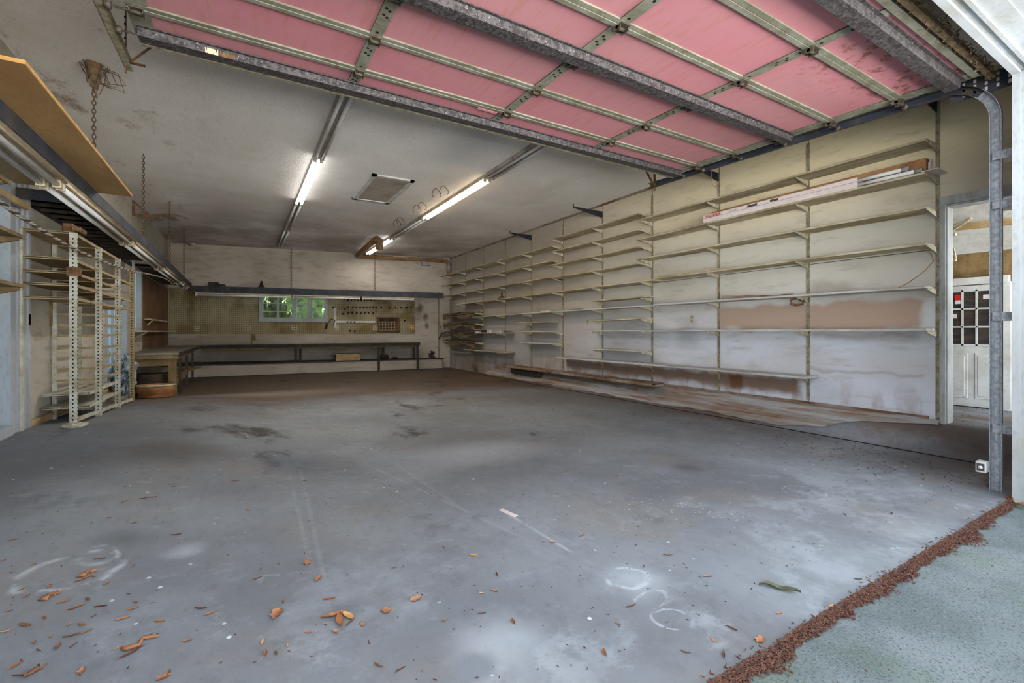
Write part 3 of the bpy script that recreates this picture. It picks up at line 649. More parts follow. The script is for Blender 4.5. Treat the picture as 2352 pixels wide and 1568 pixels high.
# rotten ledge low on the wall with box below
y0, y1 = Yat(1500, XF), Yat(1157, XF); z = zk(-.131)
mb = MB(); mb.grid(lambda i, j: (XW-.30+.29*j+.02*noise.noise(Vector((i*20, 3, 0)))*(1-j), y0+(y1-y0)*i, z+.03+.02*noise.noise(Vector((i*13, j*4, 7)))), 60, 6)
mb.grid(lambda i, j: (XW-.30+.02*noise.noise(Vector((i*20, 3, 0))), y0+(y1-y0)*i, z+.03+.02*noise.noise(Vector((i*13, 0, 7)))-.035*j), 60, 1)
mb.box(XW-.28, XW-.01, y0+.01, y1-.01, z-.02, z+.012)
tag(mb.build('ledge_board', M_rotten), 'rotting warped ledge board, lowest on the right wall', 'ledge')
ya, yb = Yat(1236, XF+.05), Yat(1172, XF+.05)
mb = MB(); mb.box(XW-.22, XW-.03, ya, yb, z-.15, z-.022, .01); tag(mb.build('dark_box', M_dark), 'dark wooden box tucked under the rotting ledge board', 'box')
y0, y1 = YD1+.03, 11.0
bw_ = lambda i: .06+.15*sst(0, .16, i)+.04*noise.noise(Vector((i*22, 3, 0)))
mb = MB(); mb.grid(lambda i, j: (XW-.012-bw_(i)*(1-j), y0+(y1-y0)*i, fz(XW-.012-bw_(i)*(1-j), y0+(y1-y0)*i)+.024+.04*max(0, noise.noise(Vector((i*40, j*3, 2))))), 140, 8)
tag(mb.build('dirt_bank', M_bank), 'rust-brown dirt washed along the foot of the right wall', 'dirt', kind='stuff')
# things on the shelves
z2 = zk(.2315)+.024
a0, a1 = Yat(1970, XF+.02), Yat(1616, XF+.02)
r = thing('tube_carton', (XF+.07, (a0+a1)/2, z2), 'long white fluorescent tube carton with red lettering on the second shelf', 'carton')
cz = z2+.105
mb = MB(); mb.box(XF+.01, XF+.13, a0, a1, z2, cz, .002); mb.build('carton_body', M_card, r)
mb = MB(); mb.box(XF+.008, XF+.0102, a0, a1, z2+.058, z2+.060); mb.build('fold_line', M_ink, r)
def text(s, y, z, size, m, parent, X=XF+.0075):
    cu = bpy.data.curves.new('lettering', 'FONT'); cu.body = s; cu.size = size; cu.extrude = .0006; cu.offset = .0009 if size > .03 else 0
    cu.materials.append(m); t = bpy.data.objects.new('lettering', cu); C.objects.link(t)
    t.parent = parent; t.location = Vector((X, y, z))-parent.location
    t.rotation_euler = (math.radians(90), 0, math.radians(-90))
    bpy.context.view_layer.update(); me = bpy.data.meshes.new_from_object(t.evaluated_get(bpy.context.evaluated_depsgraph_get())); me.name = 'lettering'
    o = bpy.data.objects.new('lettering', me); C.objects.link(o); o.parent = t.parent; o.location = t.location.copy(); o.rotation_euler = t.rotation_euler.copy()
    bpy.data.objects.remove(t); bpy.data.curves.remove(cu); return o
text('SYLVANIA', a1-.04, z2+.062, .05, M_sign_r, r)
text('OCTRON', a1-.40, z2+.07, .022, M_ink, r)
text('SUPERSAVER', a1-.62, z2+.07, .018, M_ink, r)
mb = MB()
for a, b in ((1.55, 1.30), (.98, .78)): mb.box(XF+.0075, XF+.0102, a0+(a1-a0)*.5+ (a-1)*.5, a0+(a1-a0)*.5+(b-1)*.5, z2+.068, z2+.094)
mb.build('printed_block', M_ink, r)
for k, (dx, dz, lab) in enumerate(((.035, .028, 'front lower'), (.09, .028, 'rear lower'), (.04, .075, 'upper'))):
    mb = MB(); e0 = Yat(2112, XF+.03); mb.tube([(XF+dx, e0+.05*k, z2+dz), (XF+dx, a0-.001, z2+dz)], .02, 12)
    o = tag(mb.build('fluorescent_tube', M_tubeoff), lab+' loose white fluorescent tube lying past the carton end', 'tube', 'loose tubes on the second shelf')
    mb = MB(); mb.tube([(XF+dx, e0+.05*k-.02, z2+dz), (XF+dx, e0+.05*k+.04, z2+dz)], .0205, 12); mb.build('end_cap', M_grey, o)
mb = MB(); b0, b1 = Yat(2118, XF+.05), Yat(1630, XF+.1); mb.box(XF+.14, XF+.255, b0, b1, z2, z2+.165, .003); o = tag(mb.build('brown_carton', M_brown), 'long brown cardboard carton behind the white tube carton', 'carton')
mb = MB(); mb.grid(lambda i, j: (XF+.15+.1*i, b0-.01-.03*abs(noise.noise(Vector((i*9, j*9, 1)))), z2+.01+.15*j), 12, 12); mb.build('torn_end', M_card, o)
p = Yat(2140, XF+.05); mb = MB(); mb.box(XF-.0, XF+.24, p-.06, p+.06, z2-.001, z2+.004); tag(mb.build('printed_card', M_card), 'pale printed card on the end of the second shelf', 'card')
# loose boards
for (k, ul, ur, dx, lab) in ((.135, 1512, 1685, .0, 'thin loose board lying on the third long shelf'), (.131, 1058, 1140, .0, 'thin loose board lying on the shelf by the back corner'), (.013, 1087, 1157, .0, 'loose board resting over the small white boxes')):
    y0, y1 = Yat(ur, XF), Yat(ul, XF); z = zk(k); mb = MB(); mb.box(XF+dx, XF+.16, y0, y1, z-.008, z+.008)
    if 'third' in lab: mb = MB(); z = zk(.1275)+.0225; mb.box(XF+dx, XF+.16, y0, y1, z, z+.016)
    if 'corner' in lab: mb = MB(); z = zk(.1255)+.0205; mb.box(XF+dx, XF+.16, y0, y1, z, z+.016)
    if 'resting' in lab: mb = MB(); z = zk(-.006)+.018+.075; mb.box(XF+dx, XF+.2, y0, y1, z, z+.014)
    tag(mb.build('loose_board', M_shelf), lab, 'board')
for k, (u, c) in enumerate(((1094, M_card), (1108, M_dark), (1121, M_card), (1139, M_shelf2))):
    y = Yat(u, XF); z = zk(-.006)+.018; wd = (.1, .08, .1, .2)[k]
    mb = MB(); mb.box(XF+.01, XF+.12, y-wd, y+wd, z, z+.073 if k != 0 else z+.04, .004)
    tag(mb.build('small_box', c), ('low white box, leftmost', 'small dark box, second from left', 'small white box, third from left', 'largest grey-white box, rightmost')[k]+' on the short shelf by the back corner', 'box', 'small boxes by the back corner')
ywalk = zk(.063)+.022
for k, (ul, ur, m, dx) in enumerate(((1160, 1240, M_galv, .02), (1180, 1300, M_card, .06), (1262, 1338, M_grey, .03), (1215, 1282, M_dark, .1))):
    mb = MB(); a, b = Yat(ur, XF+.03), Yat(ul, XF+.03); z = ywalk+.012; mb.bar((XF+dx, a, z+.004), (XF+dx+.03, b, z), .045, .018)
    tag(mb.build('metal_strip', m), ('silver metal strip', 'long white plastic strip', 'grey strip with a green mark', 'dark strip at the back')[k]+' lying on the middle shelf board', 'strip', 'loose strips on the middle shelf')
y = Yat(1321, XF+.03); mb = MB(); mb.box(XF+.005, XF+.06, y-.04, y+.04, ywalk+.026, ywalk+.035); tag(mb.build('green_tag', M_green), 'small green tag on a grey strip, middle shelf', 'tag')
# dark dome lantern
p = Yat(1151, XF+.08); z = zk(.1255)+.02
r = thing('oil_can', (XF+.1, p, z), 'small rusty oil can with a ring handle on the shelf near the corner', 'oil can')
mb = MB(); mb.tube([(XF+.1, p, z+.001), (XF+.1, p, z+.02), (XF+.1, p, z+.05), (XF+.1, p, z+.09)], 0, 16, rr=[.085, .09, .06, .02]); mb.build('can_body', M_rust, r)
mb = MB(); mb.tube([(XF+.1, p+.035*math.cos(t*.5236), z+.125+.045*math.sin(t*.5236)) for t in range(12)], .008, 6, True); mb.build('ring_handle', M_dark, r)
# brown slat under lower shelf; scrap clamp; loose board on A5
z = zk(.0643)+.023
mb = MB(); mb.grid(lambda i, j: (XF+.05+.1*j, Yat(1815, XF)+(Yat(1652, XF)-Yat(1815, XF))*i, z+.012+.05*max(0, (i-.25))*(1-j*.3)+.01*noise.noise(Vector((i*6, j, 0)))), 24, 3)
mb.grid(lambda i, j: (XF+.05, Yat(1815, XF)+(Yat(1652, XF)-Yat(1815, XF))*i, z+(.012+.05*max(0, (i-.25))+.01*noise.noise(Vector((i*6, 0, 0))))*j), 24, 1)
tag(mb.build('debris_pile', M_rotten), 'heap of brown dust and scraps on the shelf above the tan stain', 'debris', kind='stuff')
y = Yat(1845, XW-.05); zc_ = CAMZ+.058*(XW-.05)/cA
mb = MB(); mb.tube([(XW-.12, y+.1, zc_), (XW-.12, y+.02, zc_+.01), (XW-.12, y-.04, zc_-.02), (XW-.12, y-.03, zc_-.06), (XW-.12, y+.04, zc_-.07), (XW-.12, y+.1, zc_-.05)], .012, 8, True); mb.bar((XW-.12, y, zc_), (XW-.02, y, zc_-.02), .03, .03)
tag(mb.build('rusty_clamp', M_rust), 'small rusty clamp hanging under the shelf above the tan stain', 'clamp')
# wall plates
def plate(u, v, lab, w_=.035, h=.058, m=None):
    p = atX(u, v, XW); mb = MB(); mb.box(XW-.008, XW, p.y-w_, p.y+w_, p.z-h, p.z+h, .003); o = tag(mb.build('wall_socket', m or M_brk), lab, 'socket')
    mb = MB()
    for s in (-.024, .024): mb.box(XW-.0095, XW-.0075, p.y-.015, p.y+.015, p.z+s-.012, p.z+s+.012)
    mb.build('outlet_face', M_std, o)
plate(1590, 733, 'cream wall socket between two standards on the right wall')
plate(1351, 738, 'cream wall socket far down the right wall')
# cord at right end
a = atX(2140, 640, XW-.03); mb = MB(); mb.tube([atX(2128, 575, XW-.1), atX(2140, 583, XW-.03), atX(2145, 600, XW-.03), atX(2120, 625, XW-.02), atX(2085, 650, XW-.02), atX(2060, 662, XW-.02)], .004, 6)
tag(mb.build('dangling_cord', M_wood2), 'thin tan cord trailing from the shelf end beside the side doorway', 'cord')
# black ivy-like tangle at foot
p = atX(1092, 842, XW-.1); mb = MB()
for k in range(26):
    t = random.uniform(-.3, 2.6); L = random.uniform(.08, .3); mb.tube([(p.x, p.y, .03), (p.x-.02, p.y+math.cos(t)*L*.6, .05+abs(math.sin(t))*L*.8), (p.x-random.random()*.05, p.y+math.cos(t)*L, .06+abs(math.sin(t))*L)], .007, 5)
tag(mb.build('dead_vine', M_web), 'dead dry vine tuft growing at the foot of the right wall', 'vine')

# ------------------------------------------------------------------ garage door overhead
def dz_(y): return 2.965+(y-1.12)*.034
DX0, DX1 = -.56, 4.5
root = thing('garage_door', ((DX0+DX1)/2, 3.75, dz_(3.75)), 'open sectional garage door with pink foam panels running overhead', 'garage door')
YS = [1.12, 1.56, 2.04, 2.51, 2.97, 3.43, 3.77]; XSt = [DX0+.03, .735, 1.97, 3.17, DX1-.03]
def slope_box(mb, x0, x1, y0, y1, lo, hi):
    vs = []
    for x in (x0, x1):
        for y in (y0, y1):
            for d in (lo, hi): vs.append((x, y, dz_(y)+d))
    mb.add(vs, [(0,1,3,2),(4,6,7,5),(0,4,5,1),(2,3,7,6),(0,2,6,4),(1,5,7,3)])
for i in range(6):
    mb = MB(); slope_box(mb, DX0, DX1, YS[i]+.004, YS[i+1]-.004, .028, .04); mb.build('door_section', M_rail, root)
    for j in range(4):
        mb = MB(); slope_box(mb, XSt[j]+.03, XSt[j+1]-.03, YS[i]+.02, YS[i+1]-.02, .006, .027); mb.build('foam_panel', M_pink, root)
    for j, x in enumerate(XSt):
        mb = MB(); wd = .038 if 0 < j < 4 else .055; slope_box(mb, x-wd, x+wd, YS[i]+.02, YS[i+1]-.02, -.004, .004)
        slope_box(mb, x-wd, x-wd+.004, YS[i]+.02, YS[i+1]-.02, -.0, .025); slope_box(mb, x+wd-.004, x+wd, YS[i]+.02, YS[i+1]-.02, -.0, .025)
        st = mb.build('stile', M_rail, root)
        mb = MB()
        if 0 < j < 4:
            L = YS[i+1]-YS[i]
            for f, dx in ((.14, 0), (.3, -.012), (.34, .012), (.44, -.012), (.48, .012), (.86, 0)):
                y = YS[i]+L*f; c = Vector((x+dx, y, dz_(y)-.0045)); mb.add([c+Vector((.0105*math.cos(t), .0105*math.sin(t), .0)) for t in [q*math.pi/5 for q in range(10)]], [tuple(range(10))])
            mb.build('bolt_holes', M_hole, st)
for i, y in enumerate(YS):
    mb = MB()
    if i in (0, 6): slope_box(mb, DX0, DX1, y-.02, y+.02, -.012, .028)
    else:
        slope_box(mb, DX0, DX1, y-.036, y-.002, -.005, .026); slope_box(mb, DX0, DX1, y+.002, y+.034, -.009, .026); slope_box(mb, DX0, DX1, y-.003, y+.003, .0, .026)
    mb.build('rail', M_rail, root)
    if 0 < i < 6:
        for j, x in enumerate(XSt):
            mb = MB(); slope_box(mb, x-.03, x+.03, y-.045, y+.045, -.026, -.018); z = dz_(y)-.03
            mb.tube([(x-.034, y, z), (x+.034, y, z)], .012, 8); slope_box(mb, x-.034, x-.028, y-.03, y+.03, -.045, -.018); slope_box(mb, x+.028, x+.034, y-.03, y+.03, -.045, -.018)
            mb.build('hinge', M_hinge, root)
def strut(y, lab=None, x0=DX0+.0, x1=DX1):
    z = dz_(y)-.004; prof = [(y-.075, z), (y-.05, z), (y-.04, z-.046), (y+.03, z-.046), (y+.04, z), (y+.06, z), (y+.06, z-.006), (y+.046, z-.006), (y+.036, z-.052), (y-.046, z-.052), (y-.056, z-.006), (y-.075, z-.006)]
    o = MB().prism(prof, 'x', x0, x1).build('strut', M_strut, root)
    return o
st1 = strut(3.70); strut(2.43); strut(1.25)
mb = MB(); slope_box(mb, DX0, DX1, 3.765, 3.79, -.052, .03); q = mb.build('bottom_seal', M_std, root)
# rust patches on the bottom strut
for (a, b, m, lab) in ((472, 502, M_shelf, 'torn white label remnant'), (505, 540, M_rust, 'orange rust patch')):
    xa = atz(a, 118, dz_(3.65)-.03).x; xb = atz(b, 126, dz_(3.65)-.03).x; z = dz_(3.7)-.03
    mb = MB(); N = 14; pts = []
    def xs_(f): return xa+(xb-xa)*f
    top = [(xs_(k/N), 3.7-.0475-.006, z+.005+.02*abs(noise.noise(Vector((k*1.7, a, 0))))) for k in range(N+1)]; bot = [(xs_(k/N), 3.7-.0475+.0005, z-.026+.006*noise.noise(Vector((k*2.1, 5, 0)))) for k in range(N+1)]
    mb.add(top+bot, [(k, k+1, N+2+k, N+1+k) for k in range(N)]); o = mb.build('patch', m, root); o['label'] = lab
for x in (DX0, DX1):
    s = 1 if x > 0 else -1
    for y in YS[1:6]+[3.7]:
        mb = MB(); z = dz_(y)-.03; mb.tube([(x-s*.05, y, z), (x+s*.10, y, z)], .006, 8); mb.tube([(x+s*.085, y, z), (x+s*.115, y, z)], .022, 12); mb.build('roller', M_hinge, root)
# foam crack lines
mb = MB(); p = atz(432, 60, dz_(3.6)); mb.bar((p.x, 3.46, dz_(3.46)+.0055), (p.x-.02, 3.68, dz_(3.68)+.0055), .004, .003); p = atz(1130, 250, dz_(3.5)); mb.box(p.x-.12, p.x+.06, 3.47, 3.5, dz_(3.5)-.012, dz_(3.5)+.004); o = mb.build('foam_chip', M_pink, root)
# tracks
def channel_path(mb, pts, wdt, dep, side):
    """C-shaped track along pts in the YZ plane at x; open side = side"""
    x = pts[0][0]; prof = [(-wdt/2, 0), (-wdt/2, dep), (wdt/2, dep), (wdt/2, 0)]; th = .004; vs = []; fs = []
    P = [Vector(p) for p in pts]; n_ = len(P)
    outp = [(-wdt/2, 0), (-wdt/2, dep*.75), (-wdt/4, dep), (wdt/4, dep), (wdt/2, dep*.75), (wdt/2, 0), (wdt/2-th, 0), (wdt/2-th, dep*.7), (wdt/4-th/2, dep-th), (-wdt/4+th/2, dep-th), (-wdt/2+th, dep*.7), (-wdt/2+th, 0)]
    m = len(outp)
    for i in range(n_):
        d = (P[min(i+1, n_-1)]-P[max(i-1, 0)]).normalized(); nr = Vector((0, -d.z, d.y))
        for a, b in outp: vs.append(P[i]+nr*a+Vector((side*b, 0, 0)))
    for i in range(n_-1):
        for k in range(m): fs.append((i*m+k, i*m+(k+1) % m, (i+1)*m+(k+1) % m, (i+1)*m+k))
    fs += [tuple(range(m)), tuple((n_-1)*m+k for k in range(m))]
    mb.add(vs, fs)
for sx, side, lab in ((4.62, 1, 'galvanised door track on the right, curving down to the floor'), (-.68, -1, 'galvanised door track at the upper left')):
    r = thing('door_track', (sx, 1.05, .0 if side > 0 else 0), lab, 'track', 'door tracks')
    zc = dz_(1.2)+.0; R = .30
    arc = [(sx, 1.05+R-R*math.cos(t), zc-.0-R+R*math.sin(t)) for t in [math.pi/2*k/12 for k in range(13)]]
    mb = MB(); channel_path(mb, [(sx, 1.05, fz(sx, 1.05))]+[(sx, 1.05, .8), (sx, 1.05, 1.8)]+arc[:7], .062, .05, side); mb.build('vertical_rail', M_galv, r)
    mb = MB(); channel_path(mb, arc[6:]+[(sx, 4.28, dz_(4.28)-.005)], .062, .05, side); mb.build('horizontal_rail', M_navy if side > 0 else M_std, r)
    mb = MB(); y = 4.2; z = dz_(y)-.005
    mb.bar((sx+side*.03, y, z-.08), (sx+side*.03, y, ZC-.001), .035, .004, (1, 0, 0)); mb.bar((sx-side*.0, y, z+.01), (sx-side*.34, y+.02, ZC-.002), .035, .004)
    mb.bar((sx-.05, y, z), (sx+.08, y, z), .04, .005)
    mb.build('hanger_strap', M_rust, r)
    mb = MB()
    for k in range(8): z_ = z+.05+k*.05; mb.box(sx+side*.03-.006, sx+side*.03+.006, y-.022, y-.017, z_, z_+.012)
    mb.build('strap_holes', M_hole, r)
    if side > 0:
        for z in (.45, 1.25, 2.05, 2.4):
            mb = MB(); mb.box(sx+.03, sx+.16, .955, 1.06, z-.03, z+.03); mb.box(sx+.02, sx+.035, 1.0, 1.07, z-.03, z+.03); mb.build('jamb_bracket', M_galv, r)
        mb = MB(); mb.box(sx+.05, sx+.28, .94, .946, 2.78, 3.12)
        mb.box(sx+.05, sx+.056, .94, 1.3, 2.88, 3.02); mb.build('flag_bracket', M_navy, r)
        mb = MB()
        for a in range(5):
            for b in range(3): mb.box(sx+.046, sx+.0495, .98+a*.06, .995+a*.06, 2.90+b*.04, 2.925+b*.04)
        mb.build('slots', M_card, r)
        mb = MB(); z = .74
        for dzz in (0, .075): mb.box(sx+.052, sx+.056, 1.03, 1.07, z+dzz, z+.05+dzz)
        mb.build('white_sticker', M_card, r)
# torsion / cable bar full of cobweb near the header
mb = MB(); mb.tube([(DX0-.1, .99, dz_(1)+.06), (DX1+.1, .99, dz_(1)+.06)], .016, 10); o = tag(mb.build('torsion_bar', M_galv), 'torsion bar over the top edge of the garage door', 'bar')
mb = MB()
for k in range(900):
    x = random.uniform(1.6, 4.6); a = random.uniform(0, 6.28); L = random.uniform(.01, .035); c = Vector((x, 1.05+random.uniform(-.03, .03), dz_(1.05)+.005+random.uniform(-.035, .02)))
    d = Vector((random.uniform(-1, 1), random.uniform(-1, 1), random.uniform(-1, 1)))*L; e_ = Vector((random.uniform(-1, 1), random.uniform(-1, 1), random.uniform(-1, 1)))*.006
    mb.add([c-d-e_, c+d-e_, c+d+e_], [(0, 1, 2)])
mb.box(1.4, 4.6, 1.04, 1.075, dz_(1.05)-.02, dz_(1.05)+.015)
q = mb.build('debris_crust', M_web, o); q['kind'] = 'stuff'
# safety sensor
p = Vector((4.58, Yat(2256, 4.58), .17))
r = thing('safety_sensor', (p.x, p.y, p.z-.03), 'small white garage door safety sensor beside the right track foot', 'sensor')
mb = MB(); mb.box(p.x-.035, p.x+.03, p.y-.028, p.y+.028, p.z-.035, p.z+.045, .006); mb.build('sensor_body', M_white, r)
mb = MB(); mb.box(p.x-.037, p.x-.034, p.y-.02, p.y+.02, p.z-.022, p.z+.03); mb.build('dark_face', M_ink, r)
mb = MB(); mb.tube([(p.x-.042, p.y, p.z+.003), (p.x-.036, p.y, p.z+.003)], .012, 14); mb.build('lens', M_card, r)
mb = MB(); mb.box(p.x+.03, 4.66, p.y-.01, p.y-.006, p.z-.02, p.z+.02); mb.build('mount', M_galv, r)

# ------------------------------------------------------------------ ceiling fittings
def fixture(x, y0, y1, lit, lab, name='tube_light', two=True, mlit=None):
    r = thing(name, (x, (y0+y1)/2, ZC), lab, 'light fixture', 'strip lights on the ceiling')
    mb = MB(); mb.prism([(x-.065, ZC-.001), (x-.055, ZC-.05), (x+.055, ZC-.05), (x+.065, ZC-.001)], 'y', y0+.01, y1-.01); mb.build('housing', M_fix, r)
    for s in (-.04, .04):
        mb = MB(); mb.tube([(x+s, y0+.03, ZC-.078), (x+s, y1-.03, ZC-.078)], .019, 12); mb.build('tube', mlit if lit else M_tubeoff, r)
        mb = MB()
        for y in (y0+.02, y1-.035): mb.box(x+s-.02, x+s+.02, y, y+.015, ZC-.1, ZC-.05)
        mb.build('lamp_holder', M_fix, r)
    if lit:
        ld = bpy.data.lights.new('lamp_glow', 'AREA'); ld.shape = 'RECTANGLE'; ld.size = .12; ld.size_y = y1-y0-.1; ld.energy = ((45 if y1 < 10 else 14) if mlit is M_lit else 18)*LAMP
        ld.color = (1, .97, .92) if mlit is M_lit else (1, .74, .45)
        lo = bpy.data.objects.new('lamp_glow', ld); C.objects.link(lo); lo.parent = r; lo.location = (0, 0, -.115)
    return r
ax = .88
ya = Yat(727, ax) if False else 6.55
for (y0, y1, lit, lab) in ((4.12, 6.5, 0, 'unlit strip light nearest the camera in the left row'), (6.55, 8.95, 1, 'glowing white strip light in the left row'), (9.0, 11.4, 0, 'unlit strip light behind the glowing one in the left row'), (11.42, 13.8, 0, 'unlit strip light nearest the back wall in the left row')):
    fixture(ax, y0, y1, lit, lab, mlit=M_lit)
bx_ = 3.19
for (y0, y1, lit, lab, m) in ((3.7, 6.05, 0, 'unlit strip light nearest the camera in the right row', None), (6.1, 8.85, 1, 'warm amber glowing strip light in the right row', M_litw), (8.9, 11.15, 0, 'unlit strip light between the two glowing ones in the right row', None), (11.2, 13.7, 1, 'glowing white strip light by the brown pipe near the back wall', M_lit)):
    fixture(bx_, y0, y1, lit, lab, mlit=m)
# attic hatch
r = thing('attic_hatch', (0, 0, 0), 'square attic hatch with white frame in the ceiling', 'hatch'); zc = ZC-.012
q = [atz(u, v, ZC) for u, v in ((851, 399), (953, 412), (897, 464), (809, 458))]; cx = sum(p.x for p in q)/4; cy = sum(p.y for p in q)/4
hx = (abs(q[1].x-q[0].x)+abs(q[2].x-q[3].x))/4; hy = (abs(q[3].y-q[0].y)+abs(q[2].y-q[1].y))/4; r.location = (cx, cy, ZC)
mb = MB(); t = .07
mb.box(cx-hx, cx+hx, cy-hy, cy-hy+t, ZC-.025, ZC-.001); mb.box(cx-hx, cx+hx, cy+hy-t, cy+hy, ZC-.025, ZC-.001); mb.box(cx-hx, cx-hx+t, cy-hy, cy+hy, ZC-.025, ZC-.001); mb.box(cx+hx-t, cx+hx, cy-hy, cy+hy, ZC-.025, ZC-.001)
mb.build('hatch_frame', M_white, r); mb = MB(); mb.box(cx-hx+t+.01, cx+hx-t-.01, cy-hy+t+.01, cy+hy-t-.01, ZC-.012, ZC-.001); mb.build('hatch_panel', M_wb, r)
# wire hoops
for k, (u, v, lab) in enumerate(((1003, 446, 'nearest to the camera'), (1020, 440, 'nearest to the camera, right of its twin'), (958, 482, 'middle pair left one'), (970, 476, 'middle pair right one'), (912, 515, 'farthest pair left one'), (920, 510, 'farthest pair right one'))):
    p = atz(u, v, ZC-.10); mb = MB(); R = .075
    pts = [(p.x+R*math.cos(t), p.y+.03*math.sin(2*t), ZC-.085+R*math.sin(t)) for t in [math.radians(-60+k_*25) for k_ in range(13)]]
    mb.tube(pts, .0055, 6); tag(mb.build('pipe_hoop', M_rust), 'thin wire pipe hoop on the ceiling, '+lab, 'hoop', 'wire hoops on the ceiling')
# duct pipe along back wall top and ceiling
a = bk(818, 590, .1); px = 2.86
pA = BW @ Vector((bk(822, 590, .1)[0], -.10, ZC-.10)); pB = BW @ Vector((bk(1018, 603, .1)[0], -.10, ZC-.10)); gate = atz(866, 553, ZC-.12)
r = thing('dust_pipe', (pA.x, pA.y, ZC-.2), 'brown dust-collection pipe along the top of the back wall with a ceiling branch', 'pipe')
mb = MB(); mb.tube([pA, pB], .065, 16); mb.build('wall_run', M_pipe, r)
mb = MB(); mb.tube([pA+Vector((0, .0, 0)), Vector((pA.x-.04, pA.y-.15, ZC-.1)), Vector((gate.x-.05, gate.y, ZC-.1))], .07, 16); mb.build('branch', M_pipe, r)
mb = MB(); c = Vector((gate.x+.02, gate.y-.02, ZC-.14)); mb.box(c.x-.05, c.x+.12, c.y-.03, c.y+.03, ZC-.34, ZC-.07, .01); mb.tube([c+Vector((-.03, -.045, .03)), c+Vector((-.03, .045, .03))], .1, 18); mb.build('blast_gate', M_rust, r)
mb = MB(); mb.tube([pB, pB+Vector((.12, -.02, -.02)), pB+Vector((.17, -.02, -.12)), pB+Vector((.18, -.02, -.32)), pB+Vector((.24, -.02, -.48))], .06, 14); mb.build('elbow', M_pipe, r)
mb = MB(); mb.tube([pB+Vector((.175, -.03, -.12)), pB+Vector((.18, -.03, -.3))], .064, 14); mb.build('tape_wrap', M_galv, r)
s, z = bk(980, 605, .1); mb = MB(BW); mb.box(s-.16, s+.12, -.12, -.01, z-.07, z+.08, .01); o = tag(mb.build('emergency_light', M_grey), 'small grey light box high on the back wall near the corner', 'light box')
s, z = bk(442, 556, .1); mb = MB(BW); mb.tube([(s, -.02, z+.07), (s, -.1, z+.05), (s-.02, -.2, z-.02)], 0, 14, rr=[.03, .05, .11]); mb.box(s-.13, s+.1, -.04, -.001, z+.05, z+.09); tag(mb.build('flood_lamp', M_white), 'small white flood lamp at the top of the back wall, left', 'lamp')

# ------------------------------------------------------------------ chains and the hanging rack
def chain(x, y, z0, z1, lab, big=1.0):
    mb = MB(); L = .038*big; z = z1; k = 0; h = L*.5
    while z > z0:
        pts = []
        for t in range(8):
            a_ = 2*math.pi*t/8; o_ = math.cos(a_)*.011*big; v_ = math.sin(a_)*h
            pts.append((x+(o_ if k % 2 else 0), y+(0 if k % 2 else o_), z+v_))
        mb.tube(pts, .0035*big, 5, True); z -= L*.78; k += 1
    return tag(mb.build('chain', M_chain), lab, 'chain', 'chains holding the hanging racks')
XR = -1.1; ZR0, ZR1 = 2.27, 2.375
for k, (u, v) in enumerate(((222, 148), (336, 354), (391, 462), (426, 522))):
    p = atz(u, v, ZC); chain(XR-.02, p.y, ZR1, ZC-.01, 'rusty chain holding the left rack, '+('nearest, wrapped in cobweb at the top', 'second from the camera', 'third from the camera', 'farthest, by the flood lamp')[k], 1.25)
    if k == 0: c1 = p
    else:
        mb = MB()
for u, k in ((669, 'left one above the window'), (861, 'right one above the air conditioner')):
    s, z = bk(u, 572, .35); p = BW @ Vector((s, -.35, 0)); chain(p.x, p.y, ZR1, ZC-.01, 'thin rusty chain in front of the back wall, '+k, 1.5)
# cobweb on first chain
mb = MB(); random.seed(11)
for k in range(70):
    a_ = random.uniform(0, 6.28); R = abs(random.gauss(0, .05)); L = random.uniform(.05, .3)**1 if k < 45 else random.uniform(.03, .1)
    x = XR-.02+R*math.cos(a_); y = c1.y+R*math.sin(a_)*.6
    mb.tube([(x, y, ZC-.004), (XR-.02+(x-XR+.02)*.7, y+.01, ZC-.1*random.random()-.03), (XR-.02+(x-XR+.02)*.6+random.uniform(-.03, .03), y, ZC-L*.6), (XR-.02+(x-XR+.02)*.35+random.uniform(-.02, .02), y, ZC-L)], .004, 4)
for k in range(5):
    x = XR+.03+random.random()*.13; mb.tube([(XR-.02, c1.y, ZC-.02), (x, c1.y+.02, ZC-.01-random.random()*.04), (x+.05, c1.y, ZC-.12-random.random()*.1), (XR+.02, c1.y, ZC-.16)], .0035, 4)
mb.grid(lambda i, j: (XR-.02+(.065-.05*j)*math.cos(6.28*i), c1.y+(.065-.05*j)*math.sin(6.28*i), ZC-.003-.15*j+.02*noise.noise(Vector((i*8, j*6, 0)))), 18, 8)
tag(mb.build('cobweb_clump', M_web), 'brown cobweb clump around the top of the nearest chain', 'cobweb', kind='stuff')
# left hanging rack
r = thing('hanging_rack', (XR-.3, 8, ZR0), 'long hanging rack with navy front rail running along the left wall', 'rack')
mb = MB(); mb.box(XR-.006, XR+.0, .95+1.0, 14.25, ZR0, ZR1); mb.box(XR-.05, XR-.006, 1.95, 14.25, ZR1-.008, ZR1); mb.build('front_rail', M_navy, r)
for (a, b) in ((1.95, 4.35), (5.55, 9.7), (10.5, 14.1)):
    y = a; mb = MB()
    while y < b:
        mb.box(XL+.01, XR-.05, y, y+.14, ZR1-.05, ZR1-.012); mb.box(XL+.01, XR-.05, y, y+.012, ZR1-.08, ZR1-.02); y += .26
    mb.box(XL+.01, XR-.05, a, b, ZR1-.012, ZR1-.006)
    mb.build('slat_deck', M_dark, r)
mb = MB(); mb.box(XL+.002, XL+.012, 5.4, 14.1, ZR1-.09, ZR1); mb.bar((XL+.01, 5.5, ZR1-.05), (XR-.05, 5.5, ZR1-.05), .03, .09); mb.build('wall_angle', M_navy, r)
